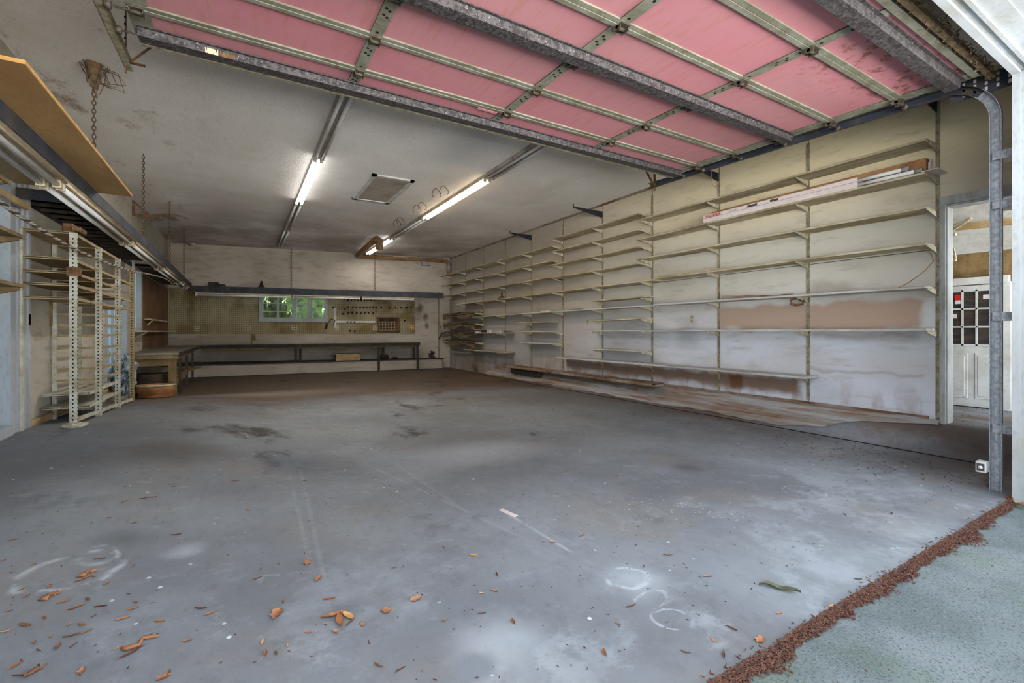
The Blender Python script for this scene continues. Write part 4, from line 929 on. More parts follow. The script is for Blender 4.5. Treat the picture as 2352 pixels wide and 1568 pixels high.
mb = MB(); mb.bar((XL+.12, 3.3, 2.17), (XL+.1, 5.45, 2.2), .03, .05); tag(mb.build('loose_timber', M_wood2), 'pale timber under the hanging rack at the far left', 'timber')
# strip lights under the rail
for k, (y0, y1) in enumerate(((2.1, 4.7), (4.72, 7.35), (7.37, 9.98), (10.0, 12.6), (12.62, 14.0))):
    q = thing('rack_strip_light', (XR-.13, (y0+y1)/2, ZR0), 'unlit twin-tube strip light under the left rack, '+('nearest the camera', 'second from the camera', 'third from the camera', 'fourth from the camera', 'at the back corner')[k], 'light fixture', 'strip lights under the left rack')
    mb = MB(); mb.box(XR-.24, XR-.01, y0, y1, ZR0+.002, ZR0+.035, .003); mb.tube([(XR-.045, y0, ZR0-.004), (XR-.045, y1, ZR0-.004)], .009, 8); mb.build('housing', M_fixw, q)
    for s in (-.085, -.175):
        mb = MB(); mb.tube([(XR+s, y0+.03, ZR0-.03), (XR+s, y1-.03, ZR0-.03)], .021, 12); mb.build('tube', M_tubeoff, q)
        mb = MB(); mb.box(XR+s-.026, XR+s+.026, y1-.05, y1-.01, ZR0-.056, ZR0+.0); mb.box(XR+s-.026, XR+s+.026, y0+.01, y0+.03, ZR0-.056, ZR0+.0); mb.build('lamp_holder', M_fixw, q)
# plywood sheet resting on the rack
r = thing('plywood_sheet', (-1.15, 4.17, ZR1+.002), 'tan plywood sheet lying on the left rack and overhanging it', 'plywood')
mb = MB(); mb.box(-1.62, -.865, 2.97, 5.38, ZR1+.003, ZR1+.02); mb.build('sheet_face', M_ply, r); mb = MB(); mb.box(-.865, -.86, 2.965, 5.385, ZR1+.002, ZR1+.021); mb.box(-1.62, -.865, 2.965, 2.97, ZR1+.002, ZR1+.021); mb.build('sheet_edge', M_plyedge, r)
# back wall rack
zf0, zf1 = bk(700, 677, .45)[1], bk(700, 663, .45)[1]
sR = bk(1019, 680, .45)[0]; sLft = bk(447, 660, .45)[0]-.1
r = thing('back_rack', tuple(BW @ Vector((4, -.4, zf0))), 'long dark rack shelf across the back wall above the window', 'rack')
mb = MB(BW); mb.box(sLft, sR, -.46, -.45, zf0, zf1); mb.box(sLft, sR, -.45, -.005, zf1-.03, zf1-.005); mb.build('rack_shelf', M_navy, r)
zz0 = bk(700, 686, .4)[1]
for k, (ua, ub, lab) in enumerate(((449, 669, 'left'), (672, 828, 'middle'), (832, 952, 'right'))):
    sa, sb = bk(ua, 680, .42)[0], bk(ub, 680, .42)[0]
    q = thing('back_strip_light', tuple(BW @ Vector(((sa+sb)/2, -.4, zf0))), lab+' unlit strip light under the back rack', 'light fixture', 'strip lights under the back rack')
    mb = MB(BW); mb.box(sa, sb, -.445, -.3, zf0-.035, zf0-.002, .003); mb.build('housing', M_fixw, q)
    for off in (-.42, -.34):
        mb = MB(BW); mb.tube([(sa+.03, off, zf0-.065), (sb-.03, off, zf0-.065)], .024, 10); mb.build('tube', M_tubeoff, q)
    mb = MB(BW); mb.box(sb-.04, sb-.01, -.445, -.3, zf0-.1, zf0-.03); mb.box(sa, sa+.03, -.445, -.3, zf0-.1, zf0-.03); mb.build('lamp_holder', M_fixw, q)
for u, v, w_, h, lab, nm in ((490, 658, .11, .11, 'larger dark block on top of the back rack, left', 'dark_block'), (503, 660, .13, .06, 'low dark block on top of the back rack, left', 'dark_block')):
    s, z = bk(u, v, .4); mb = MB(BW); mb.box(s-w_, s+w_, -.43, -.3, zf1+.001, zf1+h, .008); tag(mb.build(nm, M_dark), lab, 'block')
s, z = bk(600, 655, .4); mb = MB(BW); mb.tube([(s, -.36, zf1+.001), (s, -.36, zf1+.015), (s, -.36, zf1+.02), (s, -.36, zf1+.19)], 0, 12, rr=[.1, .1, .06, .018]); tag(mb.build('small_cone', M_dark), 'small dark cone standing on the back rack above the window', 'cone')

# ------------------------------------------------------------------ back wall fittings
sp0, sp1 = .01, bk(953, 700)[0]; zp0 = bk(700, 766.5)[1]; zp1 = 2.32
breaks = [sp0, bk(600, 700)[0], bk(793, 700)[0], sp1]
root_p = None
cells = [('left of the window', sp0, wn[0]-.06, zp0, zp1), ('below the window', wn[0]-.06, wn[1]+.06, zp0, wn[2]-.07), ('between window and air conditioner', wn[1]+.06, bk(865, 700)[0], zp0, zp1), ('above the air conditioner', bk(865, 700)[0], bk(918, 700)[0], bk(890, 727)[1], zp1), ('right of the air conditioner', bk(918, 700)[0], sp1, zp0, zp1)]
for lab, a, b, c, d in cells:
    me = MB(); me.box(a+.003, b-.003, -.012, -.001, c, d); o = me.build('pegboard_panel', M_peg); o.matrix_world = BW; tag(o, 'brown-green pegboard panel on the back wall, '+lab, 'pegboard', 'pegboard panels')
# air conditioner
s0, z0 = bk(868, 761.5); s1, z1 = bk(916, 729)
r = thing('air_conditioner', tuple(BW @ Vector(((s0+s1)/2, 0, z0))), 'brown window air conditioner set in the pegboard', 'air conditioner')
mb = MB(BW); mb.box(s0, s1, -.09, .0, z0, z1, .01); mb.box(s0-.03, s1+.03, -.02, -.0, z0-.03, z1+.02); mb.build('case', M_acb, r)
mb = MB(BW); mb.box(s0+.03, s1-.02, -.1, -.088, z1-.12, z1-.02)
for k in range(5): mb.box(s0+.03, s1-.02, -.108, -.095, z1-.115+k*.02, z1-.108+k*.02)
mb.build('top_vent', M_dark, r)
mb = MB(BW); a, b, c, d = s0+.04, s0+(s1-s0)*.78, z0+.05, z1-.15; mb.box(a, b, -.094, -.088, c, d); mb.build('filter_recess', M_dark, r)
mb = MB(BW)
for k in range(6): x = a+(b-a)*k/5; mb.box(x-.006, x+.006, -.105, -.094, c, d)
for k in range(4): z = c+(d-c)*k/3; mb.box(a, b, -.105, -.094, z-.006, z+.006)
mb.build('grille', M_wood2, r)
mb = MB(BW)
for k in range(3): mb.tube([(b+.07, -.11, c+.05+k*.09), (b+.07, -.089, c+.05+k*.09)], .02, 10)
mb.build('knob', M_dark, r)
# T square
sv, zt_ = bk(769.5, 708, .03); _, zb2 = bk(769.5, 751.5, .03); sh, zh = bk(862, 739, .03)
mb = MB(BW); mb.box(sv-.035, sv+.035, -.03, -.014, zb2, zt_, .003); mb.box(sv+.036, sh, -.026, -.016, zh-.03, zh+.03); tag(mb.build('t_square', M_white), 'large white T-square hanging on the pegboard', 'T-square')
# clamp tool and cable
s, z = bk(761, 740, .03); mb = MB(BW); mb.tube([(s-.12, -.03, z-.14), (s-.09, -.03, z-.02), (s, -.03, z+.1), (s+.1, -.03, z+.06), (s+.06, -.03, z-.1)], .012, 6); mb.tube([(s-.15, -.04, z-.2), (s-.11, -.04, z-.02)], .032, 8)
tag(mb.build('hand_saw_frame', M_dark), 'dark hand tool frame hanging left of the T-square', 'tool')
# hooks
hp = [(u, 690) for u in (799, 806, 814, 822, 829, 836, 844, 851, 858)]+[(u, 707) for u in (799, 809, 818, 826, 834, 841, 849, 856, 863, 874, 893, 907, 920, 932, 943)]+[(u, 719.5) for u in (799, 808, 818, 828, 837, 845, 856)]+[(912, 690), (926, 690), (949, 691), (928, 737), (792, 711), (787, 721), (764, 707), (797, 740), (805, 740), (813, 740), (803, 760), (814, 761)]
proto = None
for i, (u, v) in enumerate(hp):
    s, z = bk(u, v, .02); p = BW @ Vector((s, -.013, z))
    if proto is None:
        mb = MB(); mb.tube([(0, 0, .03), (0, -.012, .018), (.01, -.05, -.01), (.035, -.09, .03)], .012, 6); proto = tag(mb.build('peg_hook', M_hole), 'small dark wire hook on the pegboard', 'hook', 'wire hooks on the pegboard'); proto.location = p
        proto.rotation_euler = (0, 0, math.atan2(ex.y, ex.x))
    else: dup(proto, p, rot=(0, random.uniform(-.3, .3), math.atan2(ex.y, ex.x)))
# sockets on pegboard
for i, (u, v, lab) in enumerate(((453, 754, 'leftmost on the pegboard, above the bench corner'), (569, 752, 'below left of the window'), (676, 752, 'below the middle of the window'), (773, 753, 'just below the T-square head'), (862, 753, 'left of the air conditioner'), (946, 752, 'right end of the pegboard'))):
    s, z = bk(u, v, .02); mb = MB(BW); mb.box(s-.07, s+.07, -.024, -.0125, z-.07, z+.07, .003); o = tag(mb.build('outlet_box', M_brk if i != 5 else M_plyedge), 'cream socket plate '+lab, 'socket', 'sockets on the pegboard')
    mb = MB(BW)
    for a in (-.032, .032):
        for b in (-.03, .03): mb.box(s+a-.015, s+a+.015, -.027, -.0235, z+b-.014, z+b+.014)
    mb.build('outlet_face', M_dark, o)
s, z = bk(1017, 765, .03); mb = MB(BW); mb.box(s-.08, s+.09, -.06, -.001, z-.13, z+.1, .006); o = tag(mb.build('switch_box', M_grey), 'grey electrical switch box in the right back corner', 'switch box')
mb = MB(BW); mb.tube([(s-.03, -.08, z+.02), (s-.08, -.1, z-.08), (s-.13, -.1, z-.17)], .022, 8); mb.build('handle', M_dark, o)
for u, m, lab in ((1013, M_dark, 'small dark strip on the back wall above the switch box'), (1021, M_rust, 'small rust-coloured strip on the back wall above the switch box')):
    s, z = bk(u, 752, .01); mb = MB(BW); mb.box(s-.015, s+.015, -.02, -.001, z-.06, z+.06); tag(mb.build('wall_tag', m), lab, 'tag')
mb = MB(BW); s = bk(1008, 700)[0]; mb.box(s-.015, s+.005, -.03, -.001, .33, 2.4)
for u in (793, 865): s = bk(u, 700)[0]; mb.box(s-.006, s+.006, -.015, -.013, zp0, 2.3)
struct(mb.build('trim_7', M_wood), 'narrow vertical batten near the right end of the back wall')
# pipe clip and strap below pegboard
s, z = bk(578, 780, .03); mb = MB(BW); mb.box(s-.015, s+.015, -.03, -.001, .8, zp0); mb.box(s+.05, s+.09, -.06, -.001, zp0-.18, zp0-.01, .004); tag(mb.build('wall_strap', M_wood), 'short brown strap and clip below the pegboard edge', 'strap')
# stain brushed on wall (soot)
# ------------------------------------------------------------------ back bench
def P3(u, v, D): return atD(u, v, D)
BL, BR = P3(461, 794, 11.6), P3(965, 787, 13.7); zbt = .80
bdir = Vector((BR.x-BL.x, BR.y-BL.y, 0)).normalized(); bn = Vector((-bdir.y, bdir.x, 0))
MBn = Matrix(((bdir.x, bn.x, 0, BL.x), (bdir.y, bn.y, 0, BL.y), (0, 0, 1, 0), (0, 0, 0, 1))); LB = (Vector((BR.x, BR.y, 0))-Vector((BL.x, BL.y, 0))).length
def wallgap(s):  # distance from bench front line to back wall
    p = MBn @ Vector((s, 0, 0)); o = p-PL; return -(o.dot(-nb))/(bn.dot(nb))*-1 if False else abs((p-PL).dot(nb)/bn.dot(nb))
r = thing('workbench', tuple(MBn @ Vector((LB/2, .3, 0))), 'long workbench with dark front edge along the back wall', 'workbench')
g0, g1 = wallgap(0), wallgap(LB)
def quadbox(mb, s0, s1, f0, f1, b0, b1, z0a, z0b, th):
    vs = [(s0, f0, z0a-th), (s1, f1, z0b-th), (s1, b1, z0b-th), (s0, b0, z0a-th), (s0, f0, z0a), (s1, f1, z0b), (s1, b1, z0b), (s0, b0, z0a)]
    mb.add(vs, [(0,1,2,3),(4,7,6,5),(0,4,5,1),(1,5,6,2),(2,6,7,3),(3,7,4,0)])
mb = MB(MBn); quadbox(mb, 0, LB, .02, .02, g0-.02, g1-.02, BL.z, BR.z, .035); mb.build('benchtop', M_bench, r)
mb = MB(MBn); quadbox(mb, 0, LB, -.01, -.01, .02, .02, BL.z+.012, BR.z+.012, .085); mb.build('front_edging', M_benchedge, r)
mb = MB(MBn); quadbox(mb, 0, LB-.1, .05, .05, .08, .08, BL.z-.06, BR.z-.06, .06); mb.build('apron', M_wood, r)
for i, (u, f) in enumerate(((680, .05), (690, .3), (868, .05), (880, .3), (948, .25), (958, .05))):
    s = (Xat(u, 13.5)-BL.x)/(BR.x-BL.x)*LB; s = max(.3, min(LB-.06, s)); mb = MB(MBn); mb.box(s-.03, s+.03, f, f+.05, 0, BR.z-.06); mb.build('leg', M_legd, r)
# plinth and lower shelf
KL, KR = atz(440, 868, 0), atz(1018, 846, 0); kd = (KR-KL).normalized(); kn = Vector((-kd.y, kd.x, 0)); MK = Matrix(((kd.x, kn.x, 0, KL.x), (kd.y, kn.y, 0, KL.y), (0, 0, 1, 0), (0, 0, 0, 1))); LK = (KR-KL).length
r = thing('low_cabinet', tuple(MK @ Vector((LK/2, .2, 0))), 'low white boxed plinth with dark shelf under the back workbench', 'plinth')
def kg(s): p = MK @ Vector((s, 0, 0)); return abs((p-PL).dot(nb)/kn.dot(nb))
k0, k1 = kg(-.9), kg(LK)
mb = MB(MK); mb.box(-.9, LK, .03, .06, .012, .30); mb.box(LK-.03, LK, .03, k1-.02, .012, .3); mb.build('plinth_panel', M_wb, r)
mb = MB(MK); quadbox(mb, -.9, LK+.02, .0, .0, k0-.02, k1-.02, .325, .325, .03); mb.build('shelf_top', M_legd, r)
mb = MB(MK); mb.box(-.9, LK, .02, .07, 0, .014); mb.build('dark_foot', M_hole, r)
s = 3.6; mb = MB(MK); s_a = (Xat(777, 13.3)-KL.x)/(KR.x-KL.x)*LK; s_b = (Xat(829, 13.5)-KL.x)/(KR.x-KL.x)*LK
mb.box(s_a, s_b, .1, .45, .327, .50); mb.box(s_a-.1, s_b+.05, .08, .47, .5, .515); tag(mb.build('flat_crate', M_wood2), 'pale wooden crate on the dark shelf under the back bench', 'crate')
for u, lab, hgt in ((885, 'rounded dark lump on the low shelf, left of the bench end', .14), (909, 'tiny dark lump on the low shelf under the bench', .06)):
    s = (Xat(u, 13.5)-KL.x)/(KR.x-KL.x)*LK; p = MK @ Vector((s, .2, .327)); mb = blob(p.x, p.y, .327+hgt*.5, .13 if hgt > .1 else .1, .1, hgt*.5, .25, 16, 10); tag(mb.build('dark_lump', M_barrel), lab, 'scrap')
s = (Xat(995, 13.5)-KL.x)/(KR.x-KL.x)*LK; p = MK @ Vector((s, .25, .327)); mb = MB()
for k in range(7): a_ = k*.9; mb.bar((p.x+.12*math.cos(a_), p.y, .33+.03*k), (p.x-.1*math.cos(a_), p.y+.05, .36+.03*k), .04, .03)
tag(mb.build('scrap_heap', M_dark), 'small heap of dark scrap on the low shelf by the right corner', 'scrap', kind='stuff')
# ------------------------------------------------------------------ left bench
r = thing('side_bench', (-1.3, 11.5, 0), 'grey-topped side bench along the left wall joining the back bench', 'workbench')
by0 = 9.8; by1 = BL.y; bz = .775; bxr = -.94
mb = MB(); mb.add([(XL+.01, by0, bz-.03), (bxr, by0, bz-.03), (BL.x+.02, by1, BL.z-.02), (BL.x+.02, 14.2, BL.z-.02), (XL+.01, 14.2, BL.z-.02), (XL+.01, by0, bz), (bxr, by0, bz), (BL.x+.02, by1, BL.z+.01), (BL.x+.02, 14.2, BL.z+.01), (XL+.01, 14.2, BL.z+.01)],
    [(0,1,2,3,4),(9,8,7,6,5),(0,5,6,1),(1,6,7,2),(2,7,8,3),(3,8,9,4),(4,9,5,0)]); mb.build('benchtop', M_bench, r)
mb = MB(); mb.bar((bxr+.005, by0, bz-.02), (BL.x+.03, by1, BL.z-.02), .012, .06); mb.build('edge_strip', M_benchedge, r)
mb = MB(); mb.box(XL+.02, bxr-.01, by0+.01, by0+.05, bz-.1, bz-.032); mb.box(XL+.02, bxr-.152, by0+.06, by0+.1, bz-.22, bz-.11); mb.box(bxr-.06, bxr-.02, by0+.05, 13, bz-.11, bz-.035); mb.build('apron', M_wood, r)
gx = atz(395, 909, 0); mb = MB(); mb.box(bxr-.151, bxr-.041, by0+.052, by0+.15, 0, bz-.036); mb.build('leg', M_wood, r)
for y in (10.4, 11.6, 12.9):
    mb = MB(); mb.box(bxr-.06, bxr-.02, y-.02, y+.02, 0, bz-.1); mb.build('leg', M_legd, r)
mb = MB(); mb.bar((bxr-.08, by0+.2, .22), (bxr-.05, 11.8, .34), .03, .12); mb.bar((XL+.3, 10.75, .3), (bxr+.05, 12.2, .36), .3, .02); mb.build('lower_stretcher', M_wood, r)
# tub, barrel, plastic
p = atz(341, 920, .0); tb = Vector((-1.42, 9.35, fz(-1.42, 9.35)))
def lathe(cx, cy, prof, n_=24, sx=1, sy=1):
    mb = MB(); vs = []; m = len(prof)
    for k in range(n_):
        t = 2*math.pi*k/n_
        for rr_, z in prof: vs.append((cx+rr_*math.cos(t)*sx, cy+rr_*math.sin(t)*sy, z))
    fs = [(k*m+j, ((k+1) % n_)*m+j, ((k+1) % n_)*m+j+1, k*m+j+1) for k in range(n_) for j in range(m-1)]
    fs.append(tuple(k*m for k in range(n_))); mb.add(vs, fs, True); return mb
r = thing('round_tub', tuple(tb), 'copper-brown round tub on the floor beside the side bench leg', 'tub')
lathe(tb.x+.22, tb.y, [(.2, tb.z), (.25, tb.z+.13), (.25, tb.z+.22), (.235, tb.z+.22), (.225, tb.z+.03)], 28, 1, .8).build('tub_body', M_basket, r)
lathe(tb.x+.22, tb.y, [(.255, tb.z+.2), (.262, tb.z+.212), (.255, tb.z+.226), (.24, tb.z+.226)], 28, 1, .8).build('rim', M_brk, r)
mb = lathe(-1.35, 10.16, [(.15, .0), (.22, .08), (.25, .24), (.23, .38), (.24, .41), (.22, .41), (.17, .1)], 28); tag(mb.build('barrel_planter', M_barrel), 'dark brown rounded barrel planter under the side bench', 'barrel')
mb = MB(); random.seed(4)
def cr(i, j):
    t = 2*math.pi*i; ph = math.pi*(j-.5); k = 1+.5*noise.noise(Vector((math.cos(t)*3, math.sin(t)*3, j*7)))+.3*noise.noise(Vector((math.cos(t)*9, math.sin(t)*9, j*18)))
    return (-1.5+.13*math.cos(ph)*math.cos(t)*k, 8.75+.22*math.cos(ph)*math.sin(t)*k, .50+.30*math.sin(ph)*(.85+.15*k))
mb.grid(cr, 40, 40, False); tag(mb.build('plastic_bundle', M_plastic), 'crumpled blue-grey plastic bundle between the shelving and the bench', 'plastic sheeting')
# brown hardboard on left wall near corner + small shelves
mb = MB(); mb.box(XL+.001, XL+.012, 11.35, 14.9, .8, 2.26); tag(mb.build('hardboard_panel', M_brownp), 'brown hardboard panel on the left wall above the bench', 'panel')
for (y0, y1, z, d, lab) in ((11.5, 14.0, 1.38, .12, 'short pinkish shelf on the brown hardboard, upper'), (10.3, 14.6, 1.14, .2, 'long thin shelf just above the side bench, lower')):
    mb = MB(); mb.box(XL+.013, XL+d, y0, y1, z, z+.025); mb.bar((XL+.02, y0+.3, z-.1), (XL+d-.02, y0+.3, z-.005), .02, .02); tag(mb.build('wall_shelf', M_shelf), lab, 'shelf')
# black bracket on the left wall
y = 10.4; zb = CAMZ+(762-492)/F*(XL*sA+y*cA); zt2 = CAMZ+(762-460)/F*(XL*sA+y*cA); xt = Xat(375, y)
mb = MB(); mb.bar((XL+.015, y, zb), (XL+.015, y, zt2), .03, .03); mb.bar((XL, y, zb), (xt, y, zb-.02), .03, .035); mb.bar((XL+.02, y, zt2-.02), (XL+.25, y, zb+.01), .02, .03)
tag(mb.build('angle_bracket', M_rust), 'dark triangular bracket high on the left wall behind the rack', 'bracket')
# ------------------------------------------------------------------ left metal shelving
XS = -1.3; PY = [Yat(168, XS), Yat(226, XS), Yat(270, XS), Yat(303, XS)]; zt3 = 2.03
r = thing('metal_shelving', (XS-.17, PY[0], fz(XS, PY[0])), 'cream slotted-angle metal shelving standing against the left wall', 'shelving')
for i, y in enumerate(PY):
    z0 = fz(XS, y)
    for xf in (XS, XL+.03):
        mb = MB(); w_ = .05 if xf == XS else .035
        mb.box(xf-w_/2, xf+w_/2, y-.003, y+.0, z0, zt3); mb.box(xf+w_/2-.003, xf+w_/2, y, y+.03, z0, zt3)
        q = mb.build('upright', M_metal if i < 3 else M_railw, r)
        if xf == XS:
            mb = MB(); z = z0+.06
            while z < zt3-.03:
                mb.box(xf-.006, xf+.004, y-.0045, y-.0028, z, z+.016); mb.box(xf+w_/2-.001, xf+w_/2+.0015, y+.01, y+.018, z, z+.016); z += .036
            mb.build('slot_row', M_hole, q)
def lip(z, y0, y1, deck=True, m=M_railw):
    mb = MB(); mb.box(XS-.01, XS+.002, y0, y1, z-.012, z+.014); mb.box(XL+.02, XS, y0, y0+.006, z-.01, z+.012); 
    if deck: mb.box(XL+.02, XS-.01, y0, y1, z, z+.006)
    mb.build('shelf', m, r)
for z in (2.025, 1.79, 1.67, 1.56, 1.44): lip(z, PY[0]+.004, PY[1]-.005); lip(z-.0, PY[1]+.004, PY[2]-.005)
for z in (1.79, 1.56, 1.44): lip(z, PY[2]+.004, PY[3]-.005)
for z in (1.32, 1.21, 1.10, .97, .87, .756, .64): lip(z, PY[1]+.004, PY[2]-.005, False)
for z in (.53, .40): lip(z, 6.05, PY[2]-.005, True, M_metal)
mb = MB(); mb.bar((XS, PY[0], fz(XS, 5.6)+.06), (XS+.0, PY[3], fz(XS, 8)+.03), .02, .035); mb.build('foot_rail', M_metal, r)
mb = MB(); mb.box(XS-.04, XS+.05, PY[0]-.02, PY[0]+.04, 1.64, 1.72); o = mb.build('clip', M_rust, r)
p = (XS, PY[0], fz(XS, PY[0])); mb = blob(p[0]+.01, p[1], p[2]+.012, .08, .06, .03, .7, 24, 12, 3); tag(mb.build('dust_clump', M_brk), 'pale crumbly clump at the foot of the nearest shelving post', 'debris', kind='stuff')
mb = MB(); zz = zt3+.0; mb.box(XS-.10, XS-.02, PY[0]+.1, PY[0]+.3, zz+.016, zz+.1, .01); mb.box(XS-.02, XS+.05, PY[0]+.02, PY[0]+.2, zz+.016, zz+.06, .01); tag(mb.build('rag_bundle', M_rust), 'rusty brown box bundle on top of the metal shelving', 'bundle')
mb = MB(); mb.box(-1.60, -1.36, 7.5, 7.9, 1.447, 1.545, .02); tag(mb.build('paper_bag', M_shelf2), 'pale crumpled bag on an upper metal shelf', 'bag')
# far left small shelves
for k, (v, u, lab) in enumerate(((424, 24, 'highest'), (550, 58, 'middle'), (662, 60, 'lowest'))):
    Yq = Yat(u, -1.33); p = atX(u, v, -1.33); mb = MB(); mb.box(XL+.01, -1.33, Yq-1.3, Yq, p.z, p.z+.025); mb.prism([(XL+.01, p.z-.001), (-1.34, p.z-.001), (-1.34, p.z-.02), (XL+.01, p.z-.12)], 'y', Yq-.1, Yq-.07)
    tag(mb.build('edge_shelf', M_wood), lab+' of three brown shelf ends at the left edge of the view', 'shelf', 'shelf ends at the left edge')
# latch plate and small wall bits on left wall
y = Yat(53, XL)+.05; mb = MB(); mb.box(XL, XL+.03, y-.03, y+.03, 1.2, 1.3); mb.box(XL, XL+.025, y-.025, y+.025, 1.1, 1.17); tag(mb.build('latch_plate', M_plyedge), 'ochre latch plate on the left wall beside the side door', 'latch')
mb = MB()
for y in (5.5, 5.62, 5.72): mb.box(XL, XL+.03, y, y+.05, .28, 3.3)
struct(mb.build('trim_8', M_trim), 'white casing strips beside the left side door')
y = Yat(117, XL); mb = MB(); mb.box(XL, XL+.02, y-.05, y+.05, 1.2, 1.5); tag(mb.build('wall_plate', M_wood), 'small ochre wooden plate on the left wall behind the shelving', 'plate')
mb = MB(); mb.box(XL-.001, XL+.03, 5.78, 8.6, .3, .33); mb.box(XL-.001, XL+.02, 5.8, 10, .26, .3); struct(mb.build('baseboard_left', M_wood2), 'pale board along the foot of the left wall')
# braided rope
rp = [atX(-10, 455, -1.18), atX(60, 505, -1.2), atX(165, 568, -1.24), atX(250, 605, -1.24), atX(305, 622, -1.24), atX(345, 630, -1.24), atX(380, 640, -1.2), atX(400, 655, -1.2)]
def cat(P, n_=10):
    out = []
    for i in range(len(P)-1):
        p0, p1, p2, p3 = P[max(i-1, 0)], P[i], P[i+1], P[min(i+2, len(P)-1)]
        for k in range(n_):
            t = k/n_; out.append(.5*((2*p1)+(p2-p0)*t+(2*p0-5*p1+4*p2-p3)*t*t+(3*p1-p0-3*p2+p3)*t*t*t))
    out.append(P[-1]); return out
cp = cat(rp, 24)
r = thing('braided_rope', tuple(rp[2]), 'black-and-white braided rope slung across the metal shelving', 'rope')
for ph, m in ((0, M_rope1), (2.09, M_dark), (4.19, M_rope1)):
    pts = []; acc = 0
    for i, p in enumerate(cp):
        if i: acc += (p-cp[i-1]).length
        t = acc/.03+ph; pts.append(p+Vector((math.cos(t)*.008, 0, math.sin(t)*.008)))
    MB().tube(pts, .007, 5).build('strand', m, r)

# ------------------------------------------------------------------ leaves, debris, tape
def leafmesh(name, L, Wd, curl, kind, m):
    mb = MB(); n_ = 10
    def fn(i, j):
        t = i; x = (t-.5)*L; wq = Wd*math.sin(math.pi*min(1, t*1.02+.0))**.8
        if kind == 1: wq *= 1+.35*math.sin(t*17)
        if kind == 2: wq = Wd*(.9 if .1 < t < .9 else .4)*(1+.2*math.sin(t*11))
        y = (j-.5)*wq; z = curl*((j-.5)**2)*4*Wd*1.2+curl*.5*L*(t-.5)**2+.002
        return (x, y+.1*L*math.sin(t*2.2), z+.1*Wd*abs(math.sin(t*9)))
    mb.grid(fn, n_, 4); mb.tube([(-L/2, .0, .003), (-L*.66, -.01, .004)], .0012, 4)
    return mb.build(name, m)
random.seed(21)
protos = []
specs = [(.085, .03, .3, 0, 0), (.07, .022, .7, 0, 1), (.10, .028, .5, 0, 1), (.06, .03, .5, 1, 0), (.075, .055, .3, 2, 0), (.05, .018, .4, 0, 2), (.09, .016, .9, 0, 2), (.06, .02, .4, 0, 3)]
def leaf(u, v, k, rot=None, sc=1.0, label='dry brown leaf lying on the concrete floor', group='small dry leaves scattered on the floor'):
    L, Wd, cu, kd_, mi = specs[k]; p = atfloor(u, v)
    if len(protos) <= k: pass
    key = k
    if key not in PR_:
        o = leafmesh('fallen_leaf', L, Wd, cu, kd_, M_leaf[mi]); PR_[key] = o; tag(o, label, 'leaf', group); o.location = p+Vector((0, 0, .001))
    else:
        o = dup(PR_[key], p+Vector((0, 0, .001)), label, group=group)
    o.rotation_euler = (0, 0, random.uniform(0, 6.28) if rot is None else rot); sc = sc*.82; o.scale = (sc, sc, sc*.42); return o
PR_ = {}
gl_ = None
special = [(638, 1411, 4, 1.0, 'largest square-ish orange-brown leaf on the foreground floor'), (705, 1293, 4, .75, 'round brown leaf with a stem, lone above the big square leaf'), (730, 1330, 3, 1.0, 'curled brown leaf just below the round stemmed leaf'),
 (765, 1412, 2, 1.1, 'long tan leaf, left of the clump right of centre-left floor'), (785, 1425, 2, 1.2, 'tan leaf in the middle of the foreground clump'), (797, 1418, 7, 1.6, 'broad pale leaf, right side of the foreground clump'),
 (885, 1405, 4, .7, 'pointed orange leaf right of the foreground clump'), (955, 1376, 4, .8, 'reddish-brown broad leaf with a long stem'), (1745, 1470, 4, .7, 'upright folded tan leaf near the threshold debris'),
 (190, 1543, 3, .8, 'curled orange leaf at the bottom left edge'), (375, 1558, 4, .6, 'folded orange leaf at the bottom edge, left'), (1088, 1275, 7, .9, 'small ochre leaf on the mid floor'), (300, 1500, 6, .9, 'long dark curled leaf at bottom left')]
for u, v, k, sc, lab in special: leaf(u, v, k, None, sc, lab, 'larger leaves on the floor')
small = [(650,1383),(756,1375),(592,1330),(598,1308),(797,1320),(905,1305),(1018,1258),(1143,1320),(1135,1358),(1180,1428),(1022,1425),(1107,1410),(1107,1362),(870,1528),(920,1540),(387,1545),(340,1462),(270,1488),(115,1372),(200,1378),(215,1415),(160,1435),(190,1435),(365,1428),(305,1400),(282,1420),(230,1395),(200,1452),(165,1460),(118,1462),(80,1475),(90,1493),(130,1487),(170,1483),(15,1450),(60,1435),(35,1530),(40,1555),(75,1545),(305,1300),(228,1285),(215,1323),(190,1330),(112,1348),(50,1355),(60,1370),(8,1288),(77,1297),(295,1365),(310,1385),(175,1395),(145,1382),(483,1410),(462,1397),(612,1500),(635,1500),(708,1455),(770,1453),(805,1432),(830,1435),(660,1483),(605,1475),(372,1082),(398,1118),(285,1152),(350,1143),(330,1145),(308,1202),(375,1200),(405,1228),(570,1172),(540,1105),(1180,1214),(1248,1246),(1680,1445),(1790,1410),(1970,1330),(1912,1393),(1640,1470),(1665,1505),(1420,1433),(1448,1392),(1390,1500),(1575,1498),(1540,1275),(1528,1274),(1335,1230),(1415,1092),(1805,1063),(1940,1182),(245,1340),(20,1405),(100,1420),(350,1385),(430,1470),(700,1105),(820,1210),(1270,1247),(1478,1300),(2050,1180),(1625,1325),(1270,940),(600,935),(250,1190),(30,1240)]
for (u, v) in small: leaf(u, v, random.choice((0, 1, 1, 2, 3, 5, 6, 6, 7)), None, random.uniform(.38, .72))
